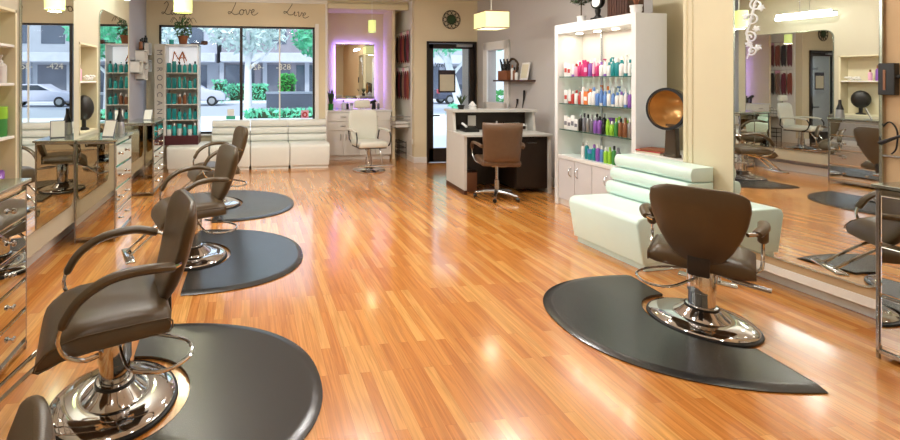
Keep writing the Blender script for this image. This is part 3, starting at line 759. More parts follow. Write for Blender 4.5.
# ---- bottles
BM = {}
CN = {'magenta': 'magenta', 'pink': 'pink', 'purple': 'purple', 'teal': 'teal', 'tealb': 'turquoise', 'red': 'red', 'orange': 'orange', 'blue': 'blue', 'lime': 'lime green', 'green': 'green', 'grey': 'grey', 'white_gloss': 'white', 'silver': 'silver', 'bronze': 'bronze', 'black': 'black'}
def bottle_mesh(kind, body, cap, h, w):
    key = (kind, body, cap, round(h, 2), round(w, 3))
    if key in BM: return BM[key]
    m = MB(); c = MB()
    if kind == 'round':
        m.lathe([(0, 0), (w*.92, 0), (w, .004), (w, h*.66), (w*.85, h*.72), (w*.38, h*.77), (w*.38, h*.8), (0, h*.8)], 14)
        c.lathe([(0, h*.79), (w*.5, h*.79), (w*.5, h*.97), (w*.4, h), (0, h)], 12)
    elif kind == 'pump':
        m.lathe([(0, 0), (w*.92, 0), (w, .004), (w, h*.62), (w*.6, h*.7), (w*.3, h*.73), (0, h*.73)], 14)
        c.lathe([(0, h*.72), (w*.4, h*.72), (w*.4, h*.8), (w*.14, h*.81), (w*.14, h*.94), (0, h*.94)], 10); c.box(-w*1.0, w*.3, -w*.2, w*.2, h*.93, h)
    elif kind == 'tube':
        m.lathe([(0, h*.16), (w*.85, h*.16), (w*.9, h*.3), (w*.75, h*.8), (w*.2, h), (0, h)], 14)
        c.lathe([(0, 0), (w*.8, 0), (w*.8, h*.17), (0, h*.17)], 12)
    elif kind == 'jar':
        m.lathe([(0, 0), (w*1.1, 0), (w*1.15, h*.1), (w*1.15, h*.6), (0, h*.6)], 16)
        c.lathe([(0, h*.6), (w*1.2, h*.6), (w*1.2, h), (0, h)], 16)
    else:
        m.box(-w*.8, w*.8, -w, w, 0, h, 0.002); c.box(-w*.81, -w*.79, -w*.8, w*.8, h*.3, h*.6)
    a = m.build('bottle_mesh', body); b = c.build('cap_mesh', cap)
    ma, mb_ = a.data, b.data
    bpy.data.objects.remove(a); bpy.data.objects.remove(b)
    BM[key] = (ma, mb_); return BM[key]
def bottle(kind, body, cap, h, w, label, loc, rz, group, parts=True):
    ma, mb_ = bottle_mesh(kind, body, cap, h, w)
    nm = {'round': 'bottle', 'pump': 'pump_bottle', 'tube': 'product_tube', 'jar': 'product_jar', 'box': 'product_box'}[kind]
    o = bpy.data.objects.new(nm, ma); C.objects.link(o)
    o.location = loc; o.rotation_euler = (0, 0, rz)
    tag(o, label, nm.split('_')[-1], group)
    c = bpy.data.objects.new('label_patch' if kind == 'box' else 'cap', mb_); C.objects.link(c); c.parent = o
    return o
KN = {'round': 'bottle', 'pump': 'pump bottle', 'tube': 'tube', 'jar': 'jar', 'box': 'box'}
def row(spec, a_far, a_near, b, z, where, group, rowname=''):
    n = len(spec)
    for i, (kind, body, cap, h, w) in enumerate(spec):
        a = a_far+(a_near-a_far)*(i+0.5)/n
        nth = ORD[i]+' from the left'
        bottle(kind, body, cap, h, w, '%s %s, %s in the %srow on %s' % (CN[body], KN[kind], nth, rowname, where), RW(a, b, z+0.0005), PH, group)
W = 'white_gloss'
r1 = [('box', W, 'red', .17, .024), ('box', W, 'red', .15, .024), ('tube', W, 'purple', .15, .024), ('round', 'pink', 'red', .15, .024), ('round', 'magenta', 'magenta', .17, .026), ('round', 'magenta', 'magenta', .19, .026), ('box', 'magenta', 'pink', .17, .026), ('round', 'purple', W, .19, .024), ('tube', 'pink', 'magenta', .17, .023), ('round', 'magenta', 'pink', .15, .024), ('round', W, 'purple', .16, .024), ('tube', W, 'purple', .16, .024), ('round', W, 'teal', .15, .026), ('pump', 'teal', 'teal', .20, .026), ('round', 'teal', W, .19, .026), ('round', W, 'teal', .17, .024), ('tube', W, 'teal', .18, .022), ('round', W, 'teal', .17, .022), ('box', 'teal', W, .12, .026)]
row(r1, 1.99, 1.03, 0.17, SHZ[0], 'the top glass shelf', 'hair products on the top glass shelf', 'front ')
r1b = [('box', W, 'pink', .19, .026), ('round', W, 'magenta', .20, .028), ('box', 'magenta', W, .16, .026), ('round', W, W, .21, .028), ('round', 'magenta', W, .18, .026), ('pump', W, 'magenta', .20, .028), ('round', W, 'teal', .20, .026), ('box', W, 'teal', .19, .026), ('round', 'teal', W, .21, .028), ('pump', W, W, .23, .028), ('box', W, 'teal', .21, .026), ('round', W, 'teal', .22, .028), ('box', W, 'green', .24, .026)]
row(r1b, 1.98, 1.04, 0.34, SHZ[0], 'the top glass shelf', 'hair products on the top glass shelf', 'back ')
r2 = [('box', W, 'red', .16, .024), ('tube', W, 'red', .17, .024), ('round', 'red', W, .15, .023), ('round', W, 'red', .16, .024), ('round', 'red', 'red', .14, .022), ('round', W, W, .2, .026), ('box', 'orange', W, .15, .028), ('round', W, 'orange', .18, .026), ('round', W, 'blue', .2, .026), ('round', 'blue', W, .17, .025), ('tube', 'blue', W, .18, .025), ('round', 'blue', 'blue', .16, .024), ('round', W, 'blue', .17, .024), ('tube', 'blue', W, .14, .024), ('round', W, 'blue', .15, .024), ('round', W, 'purple', .16, .023), ('tube', W, 'blue', .16, .022), ('round', 'purple', W, .17, .023), ('round', W, 'red', .16, .023)]
row(r2, 1.99, 1.03, 0.17, SHZ[1], 'the middle glass shelf', 'hair products on the middle glass shelf', 'front ')
r2b = [('pump', W, W, .20, .03), ('box', W, 'red', .18, .026), ('round', W, W, .19, .028), ('round', 'red', W, .17, .026), ('pump', W, 'orange', .22, .028), ('round', W, 'orange', .21, .026), ('box', W, 'blue', .2, .026), ('pump', W, 'blue', .21, .028), ('round', 'blue', W, .19, .026), ('round', W, W, .19, .026), ('box', 'blue', W, .17, .026), ('pump', W, W, .21, .028)]
row(r2b, 1.96, 1.06, 0.34, SHZ[1], 'the middle glass shelf', 'hair products on the middle glass shelf', 'back ')
r3 = [('box', W, 'grey', .16, .026), ('box', W, 'grey', .14, .026), ('box', W, 'grey', .17, .026), ('box', W, 'grey', .13, .026), ('round', 'black', 'silver', .19, .024), ('round', 'grey', 'black', .21, .023), ('round', 'silver', 'black', .2, .022), ('round', 'grey', 'silver', .2, .022), ('round', 'purple', 'silver', .18, .025), ('round', 'purple', 'black', .19, .023), ('round', 'black', 'black', .14, .022), ('tube', 'lime', 'lime', .17, .025), ('round', 'lime', W, .15, .025), ('round', 'green', 'lime', .19, .022), ('round', 'bronze', 'black', .19, .024), ('round', 'bronze', 'bronze', .2, .024), ('round', 'silver', W, .2, .022), ('round', 'pink', 'bronze', .18, .022)]
r3b = [('round', 'grey', 'black', .2, .026), ('round', 'black', 'silver', .21, .026), ('box', 'purple', W, .17, .026), ('round', W, 'lime', .19, .026), ('box', 'lime', W, .16, .026), ('round', 'bronze', W, .21, .026), ('box', 'red', 'bronze', .16, .026)]
row(r3b, 1.75, 1.05, 0.34, SHZ[2], 'the lowest glass shelf', 'hair products on the lowest glass shelf', 'back ')
row(r3, 1.99, 1.03, 0.17, SHZ[2], 'the lowest glass shelf', 'hair products on the lowest glass shelf', 'front ')
r4 = [('round', W, 'silver', .18, .022), ('round', 'teal', W, .2, .022), ('jar', 'teal', 'blue', .12, .026), ('round', 'teal', 'purple', .18, .026), ('round', 'purple', W, .19, .024), ('round', 'blue', W, .18, .022), ('round', 'lime', W, .17, .024), ('round', 'lime', 'lime', .18, .022), ('round', 'green', 'black', .2, .022), ('round', 'grey', 'grey', .19, .024)]
row(r4, 1.74, 1.22, 0.17, 0.60, 'the cabinet counter', 'hair products on the cabinet counter')

# things on top of the display cabinet
def foliage(n, c, rad, size, name, m, parent, squash=1.0, thick=None):
    b = MB()
    for _ in range(n):
        while True:
            p = Vector((random.uniform(-1, 1), random.uniform(-1, 1), random.uniform(-1, 1)))
            if 0.3 < p.length < 1: break
        p = Vector((c[0]+p.x*rad, c[1]+p.y*rad, c[2]+p.z*rad*squash))
        d = Vector((random.uniform(-1, 1), random.uniform(-1, 1), random.uniform(-1, 1))).normalized(); e = d.orthogonal().normalized(); s = size*random.uniform(.6, 1.2)
        vs = [b.bm.verts.new(q) for q in (p-d*s, p+e*s*.45, p+d*s, p-e*s*.45)]
        b.bm.faces.new(vs)
    return b.build(name, m, parent, smooth=False)
t = rthing('potted_topiary', 'small topiary ball in a white pot atop the display cabinet', 'potted plant', 1.80, 0.22, SH)
MB().lathe([(0, 0), (0.035, 0), (0.045, 0.07), (0.05, 0.075), (0.05, 0.085), (0, 0.085)], 18).build('pot', 'white', t)
MB().tube([(0, 0, 0.07), (0.005, 0.004, 0.18), (0, 0, 0.30)], 0.007, 6).build('stem', 'stem', t)
foliage(420, (0, 0, 0.34), 0.13, 0.028, 'foliage', 'leaf_dk', t)
t = rthing('table_clock', 'small black clock figurine atop the display cabinet', 'clock', 1.52, 0.18, SH)
MB().box(-0.05, 0.05, -0.055, 0.055, 0, 0.03, 0.008).lathe([(0, 0.03), (0.04, 0.03), (0.022, 0.06), (0.03, 0.10), (0.03, 0.12), (0, 0.12)], 14).build('stand', 'black', t)
mt = Matrix.Translation((0.02, 0, 0.20)) @ Matrix.Rotation(R(-90), 4, 'Y')
MB().lathe([(0, 0.0), (0.075, 0.0), (0.08, 0.02), (0.075, 0.045), (0, 0.045)], 24, mtx=mt).build('clock_case', 'black', t)
MB().lathe([(0, 0.046), (0.055, 0.046), (0.055, 0.048), (0, 0.048)], 24, mtx=mt).build('clock_dial', 'paper', t)
t = rthing('wooden_chest', 'dark slatted wooden box atop the display cabinet', 'box', 1.27, 0.28, SH)
m = MB().box(-0.10, 0.10, -0.125, 0.125, 0, 0.26, 0.004)
for i in range(8): m.box(-0.108, -0.10, -0.118+i*0.031, -0.098+i*0.031, 0.01, 0.25, 0.002)
m.build('box_body', 'brownwood', t, smooth=False)
t = rthing('white_jug', 'white jug of bare twigs at the near end of the cabinet top', 'vase', 1.04, 0.17, SH)
MB().lathe([(0, 0), (0.04, 0), (0.052, 0.03), (0.05, 0.06), (0.058, 0.085), (0.052, 0.085), (0.045, 0.06), (0, 0.05)], 20).build('vase_body', 'white_gloss', t)
m = MB()
for k in range(9):
    a = k*0.7; m.tube([(0, 0, 0.05), (0.03*math.cos(a), 0.03*math.sin(a), 0.16), (0.09*math.cos(a), 0.09*math.sin(a), 0.30)], 0.003, 5)
m.build('twigs', 'terra', t)

# ------------------------------------------------------------------ reception desk (axis aligned)
t = thing('reception_desk', 'pale grey reception desk with raised ledge and dark inner panels', 'desk', (2.775, 5.56, 0), R(-4))
DWd = 1.18
MB().prism([(0.0, 0.0), (0.64, 0.0), (0.64, 1.05), (0.40, 1.05), (0.36, 0.755), (0.0, 0.755)], 0, 0.035, 'x').build('side_panel', 'lam_grey', t, smooth=False)
MB().prism([(0.0, 0.0), (0.64, 0.0), (0.64, 1.05), (0.40, 1.05), (0.36, 0.755), (0.0, 0.755)], DWd-0.035, DWd, 'x').build('side_panel', 'lam_grey', t, smooth=False)
MB().box(0.035, DWd-0.035, 0.60, 0.64, 0.0, 1.05).build('front_panel', 'lam_grey', t, smooth=False)
MB().box(0.035, DWd-0.035, 0.588, 0.60, 0.0, 1.05).build('inner_panel', 'dkbrown', t, smooth=False)
MB().box(-0.02, DWd+0.02, 0.36, 0.68, 1.05, 1.085, 0.003).build('ledge', 'lam_grey', t, smooth=False)
MB().box(-0.01, DWd+0.01, -0.02, 0.588, 0.755, 0.785, 0.003).build('worktop', 'lam_grey', t, smooth=False)
m = MB().box(0.70, DWd-0.035, 0.04, 0.58, 0.06, 0.755)
pe = m.build('pedestal', 'dkbrown', t, smooth=False)
d = MB().box(0.715, DWd-0.05, 0.022, 0.04, 0.09, 0.72, 0.002).build('pedestal_door', 'dkbrown', t, smooth=False)
pull(MB(), 0.92, 0.022, 0.67, 0.14).build('door_pull', 'chrome_s', d)
MB().box(-0.004, 0.0, 0.0, 0.64, 0.0, 0.055).box(0.0, 0.035, -0.004, 0, 0, 0.055).build('kick_strip', 'brownwood', t, smooth=False)
# desk items
o = MB().box(-0.06, 0.06, -0.004, 0.0, 0, 0.15).build('note_sheet', 'paper', smooth=False); o.location = (3.16, 6.105, 0.84); tag(o, 'white paper note pinned to the dark inner desk panel', 'paper note')
t = thing('desk_phone', 'black and white desk phone on the left of the worktop', 'telephone', (3.02, 5.90, 0.7855))
MB().prism([(-0.09, 0), (0.09, 0), (0.09, 0.07), (-0.09, 0.03)], -0.10, 0.10, 'x', bev=0.005).build('phone_base', 'black', t)
MB().tube([(-0.07, -0.05, 0.075), (-0.07, 0.07, 0.105)], 0.017, 8).build('handset', 'white_gloss', t)
for i, (x, c, h) in enumerate(((3.42, 'red', .10), (3.47, 'orange', .13), (3.52, 'terra', .09))):
    nm = ('left', 'middle', 'right')[i]
    bottle('jar' if i != 1 else 'round', c if c != 'terra' else 'bronze', 'white_gloss', h, .022, 'small warm coloured pot behind the office chair on the desk, %s of three' % nm, (x, 5.98, 0.786), 0, 'pots on the desk')
t = thing('letter_tray', 'white wire letter tray at the right of the desk worktop', 'tray', (3.72, 5.95, 0.7855))
m = MB()
for z in (0.01, 0.07): m.box(-0.13, 0.13, -0.10, 0.10, z, z+0.006)
for sx_ in (-1, 1):
    for sy_ in (-1, 1): m.tube([(sx_*0.125, sy_*0.095, 0), (sx_*0.125, sy_*0.095, 0.10)], 0.004, 6)
m.build('tray_frame', 'white', t, smooth=False)
MB().box(-0.11, 0.11, -0.08, 0.08, 0.077, 0.10, 0.003).build('paper_stack', 'paper', t, smooth=False)
t = thing('desk_plant', 'little dark potted plant on the left end of the desk ledge', 'potted plant', (2.96, 6.03, 1.0855))
MB().lathe([(0, 0), (0.035, 0), (0.05, 0.06), (0.045, 0.065), (0, 0.06)], 16).build('pot', 'black', t)
m = MB()
for k in range(14):
    a = k*2.4; r_ = 0.05+0.02*(k % 3)
    m.tube([(0, 0, 0.06), (r_*.5*math.cos(a), r_*.5*math.sin(a), 0.14), (r_*math.cos(a), r_*math.sin(a), 0.19+0.01*(k % 4))], [0.004, 0.008, 0.001], 5)
m.build('foliage', 'leaf_dk', t)
o = MB(); 
for k in range(16):
    a = k*2.4; o.lathe([(0, 0.0), (0.018, 0.01), (0.022, 0.03), (0, 0.045)], 8, mtx=Matrix.Translation((0.045*math.cos(a)*(k/16), 0.045*math.sin(a)*(k/16), 0.02+0.05*(1-k/16))))
o.lathe([(0, 0), (0.05, 0), (0.06, 0.03), (0, 0.04)], 16)
o = o.build('flower_bowl', 'white_gloss'); o.location = (3.13, 6.03, 1.0855); tag(o, 'white flower ornament on the desk ledge beside the small plant', 'ornament')
t = thing('waste_bin', 'brown square waste bin under the desk at its left end', 'waste bin', (2.955, 5.80, 0.0))
MB().prism([(-0.08, -0.08), (0.08, -0.08), (0.08, 0.08), (-0.08, 0.08)], 0, 0.26, 'z', bev=0.004).build('bin_body', 'bronze', t, smooth=False)
MB().box(-0.088, 0.088, -0.088, 0.088, 0.25, 0.265, 0.003).build('bin_rim', 'brownwood', t, smooth=False)

# office chair seen from behind
t = thing('office_chair', 'padded brown leather office chair on castors at the reception desk', 'office chair', (3.11, 5.36, 0), R(74)); t.scale = (0.94, 0.94, 0.98)
b = MB()
for k in range(5):
    a = 2*PI*k/5+0.3
    b.tube([(0, 0, 0.095), (0.15*math.cos(a), 0.15*math.sin(a), 0.085), (0.28*math.cos(a), 0.28*math.sin(a), 0.065)], [0.028, 0.024, 0.016], 8)
b.build('star_base', 'chrome_s', t)
for k in range(5):
    a = 2*PI*k/5+0.3; x, y = 0.28*math.cos(a), 0.28*math.sin(a)
    MB().lathe([(0, -0.02), (0.022, -0.02), (0.026, -0.012), (0.026, 0.012), (0.022, 0.02), (0, 0.02)], 14, mtx=Matrix.Translation((x, y, 0.027)) @ Matrix.Rotation(a+PI/2, 4, 'Z') @ Matrix.Rotation(R(90), 4, 'X')).build('caster', 'black', t)
MB().lathe([(0, 0.09), (0.032, 0.09), (0.032, 0.24), (0.02, 0.245), (0.02, 0.43), (0, 0.43)], 16).box(-0.12, 0.12, -0.09, 0.09, 0.42, 0.445, 0.005).build('gas_column', 'chrome_s', t)
MB().box(-0.25, 0.25, -0.25, 0.25, 0.445, 0.53, 0.035, 3).build('seat', 'leather_of', t)
rows = []
for i in range(15):
    tt = i/14; z = 0.50+0.50*tt; w = 0.225+0.025*tt; e = min(1, 6*min(tt, 1-tt)+0.25)
    ring = []
    for j in range(28):
        a = 2*PI*j/28
        y = w*math.copysign(abs(math.cos(a))**0.3, math.cos(a)); x = -0.25-0.07*tt+0.045*e*math.copysign(abs(math.sin(a))**0.5, math.sin(a))+0.03*(y/0.25)**2
        ring.append((x, y, z))
    rows.append(ring)
b = MB(); g = b.grid(rows, closed=True); b.bm.faces.new(g[0]); b.bm.faces.new(g[-1]); b.build('backrest', 'leather_of', t, angle=80)
for s in (-1, 1):
    a = MB().tube(smooth_path([(-0.27, s*0.25, 0.70), (-0.15, s*0.285, 0.72), (0.1, s*0.29, 0.70), (0.18, s*0.285, 0.62)], 4), 0.02, 8, sx=1.3).build('armrest', 'leather_of', t)
    MB().tube(smooth_path([(0.17, s*0.285, 0.64), (0.17, s*0.28, 0.54), (0.08, s*0.25, 0.455), (-0.02, s*0.18, 0.44)], 4), 0.012, 8).build('armrest_support', 'chrome_s', a)

# ------------------------------------------------------------------ wall shelf by the side window, with things on it
o = MB().box(0.50, 0.70, 3.20, 3.98, 1.475, 1.50, 0.003).build('wall_shelf', 'brownwood', smooth=False); RP(tag(o, 'narrow dark wooden shelf on the grey wall beside the side window', 'shelf'))
t = rthing('woven_basket', 'orange-brown basket of brushes on the dark wall shelf', 'basket', 3.76, 0.585, 1.50)
MB().prism([(-0.06, -0.12), (0.06, -0.12), (0.06, 0.12), (-0.06, 0.12)], 0, 0.15, 'z', bev=0.006).build('basket_body', 'terra', t, smooth=False)
m = MB()
for k in range(9): m.tube([(0, -0.10+k*0.025, 0.13), (-0.01, -0.115+k*0.03, 0.26+0.04*(k % 3))], [0.006, 0.014], 6)
m.build('brush_handles', 'black', t)
t = rthing('twig_wreath', 'dark round wreath standing on the wall shelf behind the basket', 'wreath', 3.72, 0.685, 1.62)
m = MB()
for q in range(4): m.tube([(0.01*math.sin(7*a_+q), (0.12+0.01*math.sin(5*a_+q*2))*math.cos(a_), 0.10+(0.12+0.01*math.sin(5*a_+q))*math.sin(a_)) for a_ in [2*PI*i/30 for i in range(30)]], 0.012, 6, closed=True)
m.build('wreath_ring', 'stem', t)
for i, (a, h, c, nm) in enumerate(((3.58, .24, 'white_gloss', 'tall white'), (3.53, .20, 'bronze', 'bronze'), (3.48, .15, 'white_gloss', 'short white'))):
    bottle('round', c, 'black' if i else 'bronze', h, .026, '%s bottle on the dark wall shelf beside the basket' % nm, RW(a, 0.58, 1.5005), PH, 'bottles on the wall shelf')
t = rthing('greeting_card', 'pale framed card leaning at the right of the wall shelf', 'card', 3.34, 0.60, 1.50)
rot = Matrix.Rotation(R(10), 4, 'Y')
MB().box(-0.006, 0.006, -0.09, 0.09, 0.0, 0.27, 0.002, mtx=rot).build('card_frame', 'white', t, smooth=False)
MB().box(-0.008, -0.006, -0.07, 0.07, 0.03, 0.24, mtx=rot).build('card_face', 'cream_paper', t, smooth=False)
for i, (a, z0, z1, nm) in enumerate(((3.62, 1.06, 1.20, 'shorter'), (3.46, 1.08, 1.34, 'longer'))):
    m = MB(); m.tube([(0.67, 0.0, z0), (0.67, -0.03, (z0+z1)/2), (0.66, -0.05, z1)], [0.006, 0.012, 0.016], 8); m.tube([(0.67, 0.02, z0-0.05), (0.67, 0.0, z0)], 0.005, 6)
    o = m.build('curling_iron', 'black'); put(o, RW(a, 0), PH); tag(o, '%s black hot styling iron resting upright against the wall behind the desk' % nm, 'styling iron', 'irons by the desk')
t = rthing('iron_holder', 'pale ledge holding two black irons on the wall behind the desk', 'holder', 3.54, 0.655, 0.99)
MB().box(-0.03, 0.045, -0.14, 0.14, 0.0, 0.035, 0.004).build('holder_body', 'white', t, smooth=False)

# wreath over door and detector
t = thing('wall_wreath', 'round metal wreath ornament with green centre above the glass door', 'wall ornament', (3.64, 7.80, 2.60))
m = MB()
for k in range(10):
    a = 2*PI*k/10; m.tube([(0.125*math.cos(a)+0.035*math.cos(b_), -0.015, 0.125*math.sin(a)+0.035*math.sin(b_)) for b_ in [2*PI*i/12 for i in range(12)]], 0.006, 5, closed=True)
m.tube([(0.168*math.cos(a), -0.012, 0.168*math.sin(a)) for a in [2*PI*i/36 for i in range(36)]], 0.006, 5, closed=True)
m.build('metal_loops', 'iron', t)
MB().lathe([(0, 0), (0.085, 0), (0.088, 0.012), (0.07, 0.03), (0, 0.035)], 28, mtx=Matrix.Rotation(R(90), 4, 'X')).build('green_disc', 'leaf_dk', t)
o = MB().lathe([(0, 0), (0.05, 0), (0.05, -0.03), (0.03, -0.045), (0, -0.045)], 20).build('smoke_detector', 'white'); o.location = (4.0, 7.3, CZ-0.001); tag(o, 'small white round detector on the ceiling near the door', 'smoke detector')

# ------------------------------------------------------------------ hair extension packs on the partition (faces -u), rack and basket
cols = ['maroon', 'dkhair', 'auburn', 'maroon', 'blond', 'dkhair']
t = thing('display_board', 'white board carrying hanging hair extension packs on the partition', 'display board', (2.939, 8.30, 0))
MB().box(-0.012, 0, -0.36, 0.40, 0.95, 2.62, 0.002).build('board', 'white', t, smooth=False)
m = MB(); 
for z in (2.42, 1.74): m.tube([(-0.04, -0.34, z), (-0.04, 0.38, z)], 0.005, 6); m.tube([(-0.012, -0.3, z), (-0.04, -0.3, z)], 0.005, 6); m.tube([(-0.012, 0.3, z), (-0.04, 0.3, z)], 0.005, 6)
m.build('hanging_rail', 'chrome_s', t)
for rw, (z1, L) in enumerate(((2.41, 0.60), (1.73, 0.60))):
    for i in range(6):
        y = 8.00+i*0.115
        t = thing('hair_extension_pack', '%s hair extension pack from the door side, %s row on the partition' % (ORD[i], ('upper', 'lower')[rw]), 'hair extension', (2.885, y, z1), group='hair extension packs on the partition')
        b = MB()
        for q in range(5):
            b.tube(smooth_path([(0.004*q-0.01, -0.032+q*0.016, -0.06), (0.012*math.sin(q), -0.036+q*0.018, -L*0.5), (0.0, -0.03+q*0.015, -L+0.03*(q % 3))], 4), [0.011]*8+[0.003], 6)
        b.build('hair_lock', cols[(i+rw*2) % 6], t)
        MB().box(-0.008, 0.004, -0.045, 0.045, -0.085, 0.0, 0.002).build('header_card', 'paper' if (i+rw) % 3 else 'pink', t, smooth=False)
t = thing('wall_basket', 'chrome wire basket hanging on the partition below the hair pieces', 'wire basket', (2.939, 8.16, 0.62))
m = MB()
for z in (0.0, 0.07, 0.14, 0.20):
    m.tube([(-0.005, -0.17, z), (-0.30, -0.17, z), (-0.30, 0.2, z), (-0.005, 0.2, z)], 0.007, 6)
for k in range(7): m.tube([(-0.30, -0.17+k*0.0616, 0.2), (-0.30, -0.17+k*0.0616, 0), (-0.005, -0.17+k*0.0616, 0)], 0.004, 5)
m.build('wire_basket', 'chrome_s', t)
MB().box(-0.28, -0.03, -0.15, 0.18, 0.008, 0.10, 0.01).build('folded_towels', 'white', t, smooth=False)
t = thing('wire_rack', 'low black wire rack on the floor beside the partition', 'rack', (2.84, 8.38, 0))
m = MB()
for z in (0.12, 0.22, 0.32):
    for k in range(5): m.tube([(-0.08, -0.2+0.1*k, z), (0.08, -0.2+0.1*k, z)], 0.004, 5)
    m.tube([(-0.08, -0.2, z), (0.08, -0.2, z), (0.08, 0.2, z), (-0.08, 0.2, z)], 0.005, 5, closed=True)
for sx_ in (-1, 1):
    for sy_ in (-1, 1): m.tube([(sx_*0.08, sy_*0.2, 0), (sx_*0.08, sy_*0.2, 0.34)], 0.006, 6)
m.build('rack_frame', 'black', t)
m = MB().box(-0.012, 0, -0.03, 0.03, 0, 0.09, 0.003); o = m.build('outlet_plate', 'white', smooth=False); o.location = (2.94, 7.9, 0.33); tag(o, 'white outlet plate low on the partition wall end', 'outlet')

# alcove countertop items
t = thing('snake_plant', 'green upright plant in a glass jar at the left of the alcove', 'potted plant', (1.52, 8.40, 0.931))
MB().lathe([(0, 0), (0.045, 0), (0.05, 0.02), (0.05, 0.12), (0, 0.12)], 18).build('jar', 'green_glassy', t)
m = MB()
for k in range(12):
    a = k*2.4; m.tube([(0.02*math.cos(a), 0.02*math.sin(a), 0.10), (0.04*math.cos(a), 0.04*math.sin(a), 0.25), (0.07*math.cos(a), 0.07*math.sin(a), 0.34+0.02*(k % 4))], [0.006, 0.014, 0.002], 6)
m.build('foliage', 'leaf_dk', t)
for i, (x, c, cp, h, k_) in enumerate(((1.80, 'white_gloss', 'black', .18, 'round'), (1.88, 'black', 'silver', .14, 'round'), (1.96, 'white_gloss', 'silver', .12, 'jar'), (2.20, 'white_gloss', 'black', .20, 'pump'), (2.42, 'black', 'black', .17, 'round'), (2.50, 'grey', 'white_gloss', .15, 'round'))):
    bottle(k_, c, cp, h, .026, '%s %s, %s from the left on the alcove counter' % (CN[c], KN[k_], ORD[i]), (x, 8.58, 0.9305), -PI/2, 'toiletries on the alcove counter')
t = thing('hair_dryer', 'black hair dryer propped on the right of the alcove counter', 'hair dryer', (2.34, 8.45, 0.931))
MB().tube([(0, 0, 0.0), (0.01, 0, 0.12)], 0.017, 8).build('handle', 'black', t)
MB().lathe([(0.0, -0.1), (0.022, -0.1), (0.028, -0.02), (0.035, 0.02), (0.03, 0.06), (0, 0.065)], 16, mtx=Matrix.Translation((0.01, 0, 0.15)) @ Matrix.Rotation(R(70), 4, 'Y')).build('barrel', 'black', t)

# ------------------------------------------------------------------ tall teal product tower
t = thing('product_tower', 'tall white lit product tower with vertical lettering left of the window', 'display stand', (-1.12, 7.82, 0.431))
MB().box(-0.27, 0.27, -0.20, 0.20, 0.0, 0.15, 0.004).build('plinth_box', 'burgundy', t, smooth=False)
MB().box(-0.254, 0.254, 0.176, 0.184, 1.34, 1.63).build('header_panel', 'lit_header', t, smooth=False)
m = MB(); TZ = 1.66
m.box(-0.27, -0.255, -0.18, 0.20, 0.15, TZ, 0.002); m.box(0.255, 0.27, -0.18, 0.20, 0.15, TZ, 0.002); m.box(-0.27, 0.27, 0.185, 0.20, 0.15, TZ); m.box(-0.27, 0.27, -0.18, 0.20, TZ-0.02, TZ, 0.002)
m.build('case', 'white_gloss', t, smooth=False)
MB().box(-0.43, -0.27, -0.185, -0.165, -0.05, TZ, 0.002).build('letter_panel', 'lam_grey', t, smooth=False)
TSH = [0.15, 0.41, 0.67, 0.93, 1.19]
for z in TSH[1:]: MB().box(-0.254, 0.254, -0.17, 0.184, z-0.012, z).build('shelf', 'white', t, smooth=False)
tower = t
names_s = ['lowest', 'second', 'middle', 'fourth', 'top']
for si, z in enumerate(TSH):
    for i in range(6):
        x = -1.12-0.21+i*0.084
        h = [.20, .19, .19, .20, .19][si]*(0.85+0.15*((i*7+si*3) % 4)/3)
        if si == 0: kd, cc, cp = ('round', 'tealb', 'white_gloss') if i % 2 else ('jar', 'white_gloss', 'tealb')
        elif si == 2 and i in (2, 3): kd, cc, cp = 'round', 'bronze', 'white_gloss'
        elif i in (0, 1) : kd, cc, cp = 'box', 'teal', 'tealb'
        else: kd, cc, cp = (('round', 'pump', 'tube')[(i+si) % 3], ('teal', 'tealb')[(i+si) % 2], ('tealb', 'teal', 'black')[(i*2+si) % 3])
        bottle(kd, cc, cp, h, .032, '%s %s, %s from the left on the %s tower shelf' % (CN[cc], KN[kd], ORD[i], names_s[si]), (x, 7.71, 0.431+z+0.001), -PI/2, 'tower products on the %s shelf' % names_s[si])
def text(s, size, loc, rot, m, name, parent=None, ext=0.002, align='CENTER', spacing=1.0):
    c = bpy.data.curves.new(name, 'FONT'); c.body = s; c.size = size; c.extrude = ext; c.align_x = align; c.align_y = 'CENTER'; c.space_character = spacing
    o = bpy.data.objects.new(name, c); C.objects.link(o)
    bpy.context.view_layer.update()
    dg = bpy.context.evaluated_depsgraph_get()
    me = bpy.data.meshes.new_from_object(o.evaluated_get(dg))
    bpy.data.objects.remove(o); me.materials.clear(); me.materials.append(M[m])
    n = bpy.data.objects.new(name, me); C.objects.link(n); n.location = loc; n.rotation_euler = rot
    if parent is not None: n.parent = parent
    return n
for i, chx in enumerate('MOROCCANOIL'):
    text(chx, 0.125, (-0.35, -0.188, 1.52-i*0.138), (R(90), R(90), 0), 'grey', 'lettering', tower)
# copper "MA" header: M then slanted A, joined
m = MB()
for pts in ([(-0.20, 1.30), (-0.17, 1.50), (-0.10, 1.36), (-0.03, 1.50), (0.00, 1.30)], [(-0.10, 1.30), (-0.03, 1.50), (0.04, 1.33)], [(-0.07, 1.39), (0.02, 1.39)]):
    for p, q in zip(pts, pts[1:]): m.tube([(p[0], 0.15, p[1]+0.06), (q[0], 0.15, q[1]+0.06)], 0.010, 6)
m.build('copper_emblem', 'gold', tower)
t = thing('potted_vine', 'terracotta pot of trailing vine on top of the product tower', 'potted plant', (-1.12, 7.82, 2.092))
MB().lathe([(0, 0), (0.06, 0), (0.08, 0.12), (0.09, 0.125), (0.09, 0.15), (0.075, 0.15), (0.07, 0.13), (0, 0.13)], 20).build('pot', 'terra', t)
foliage(160, (0, 0, 0.28), 0.15, 0.035, 'foliage', 'leaf', t, 1.3)
m = MB()
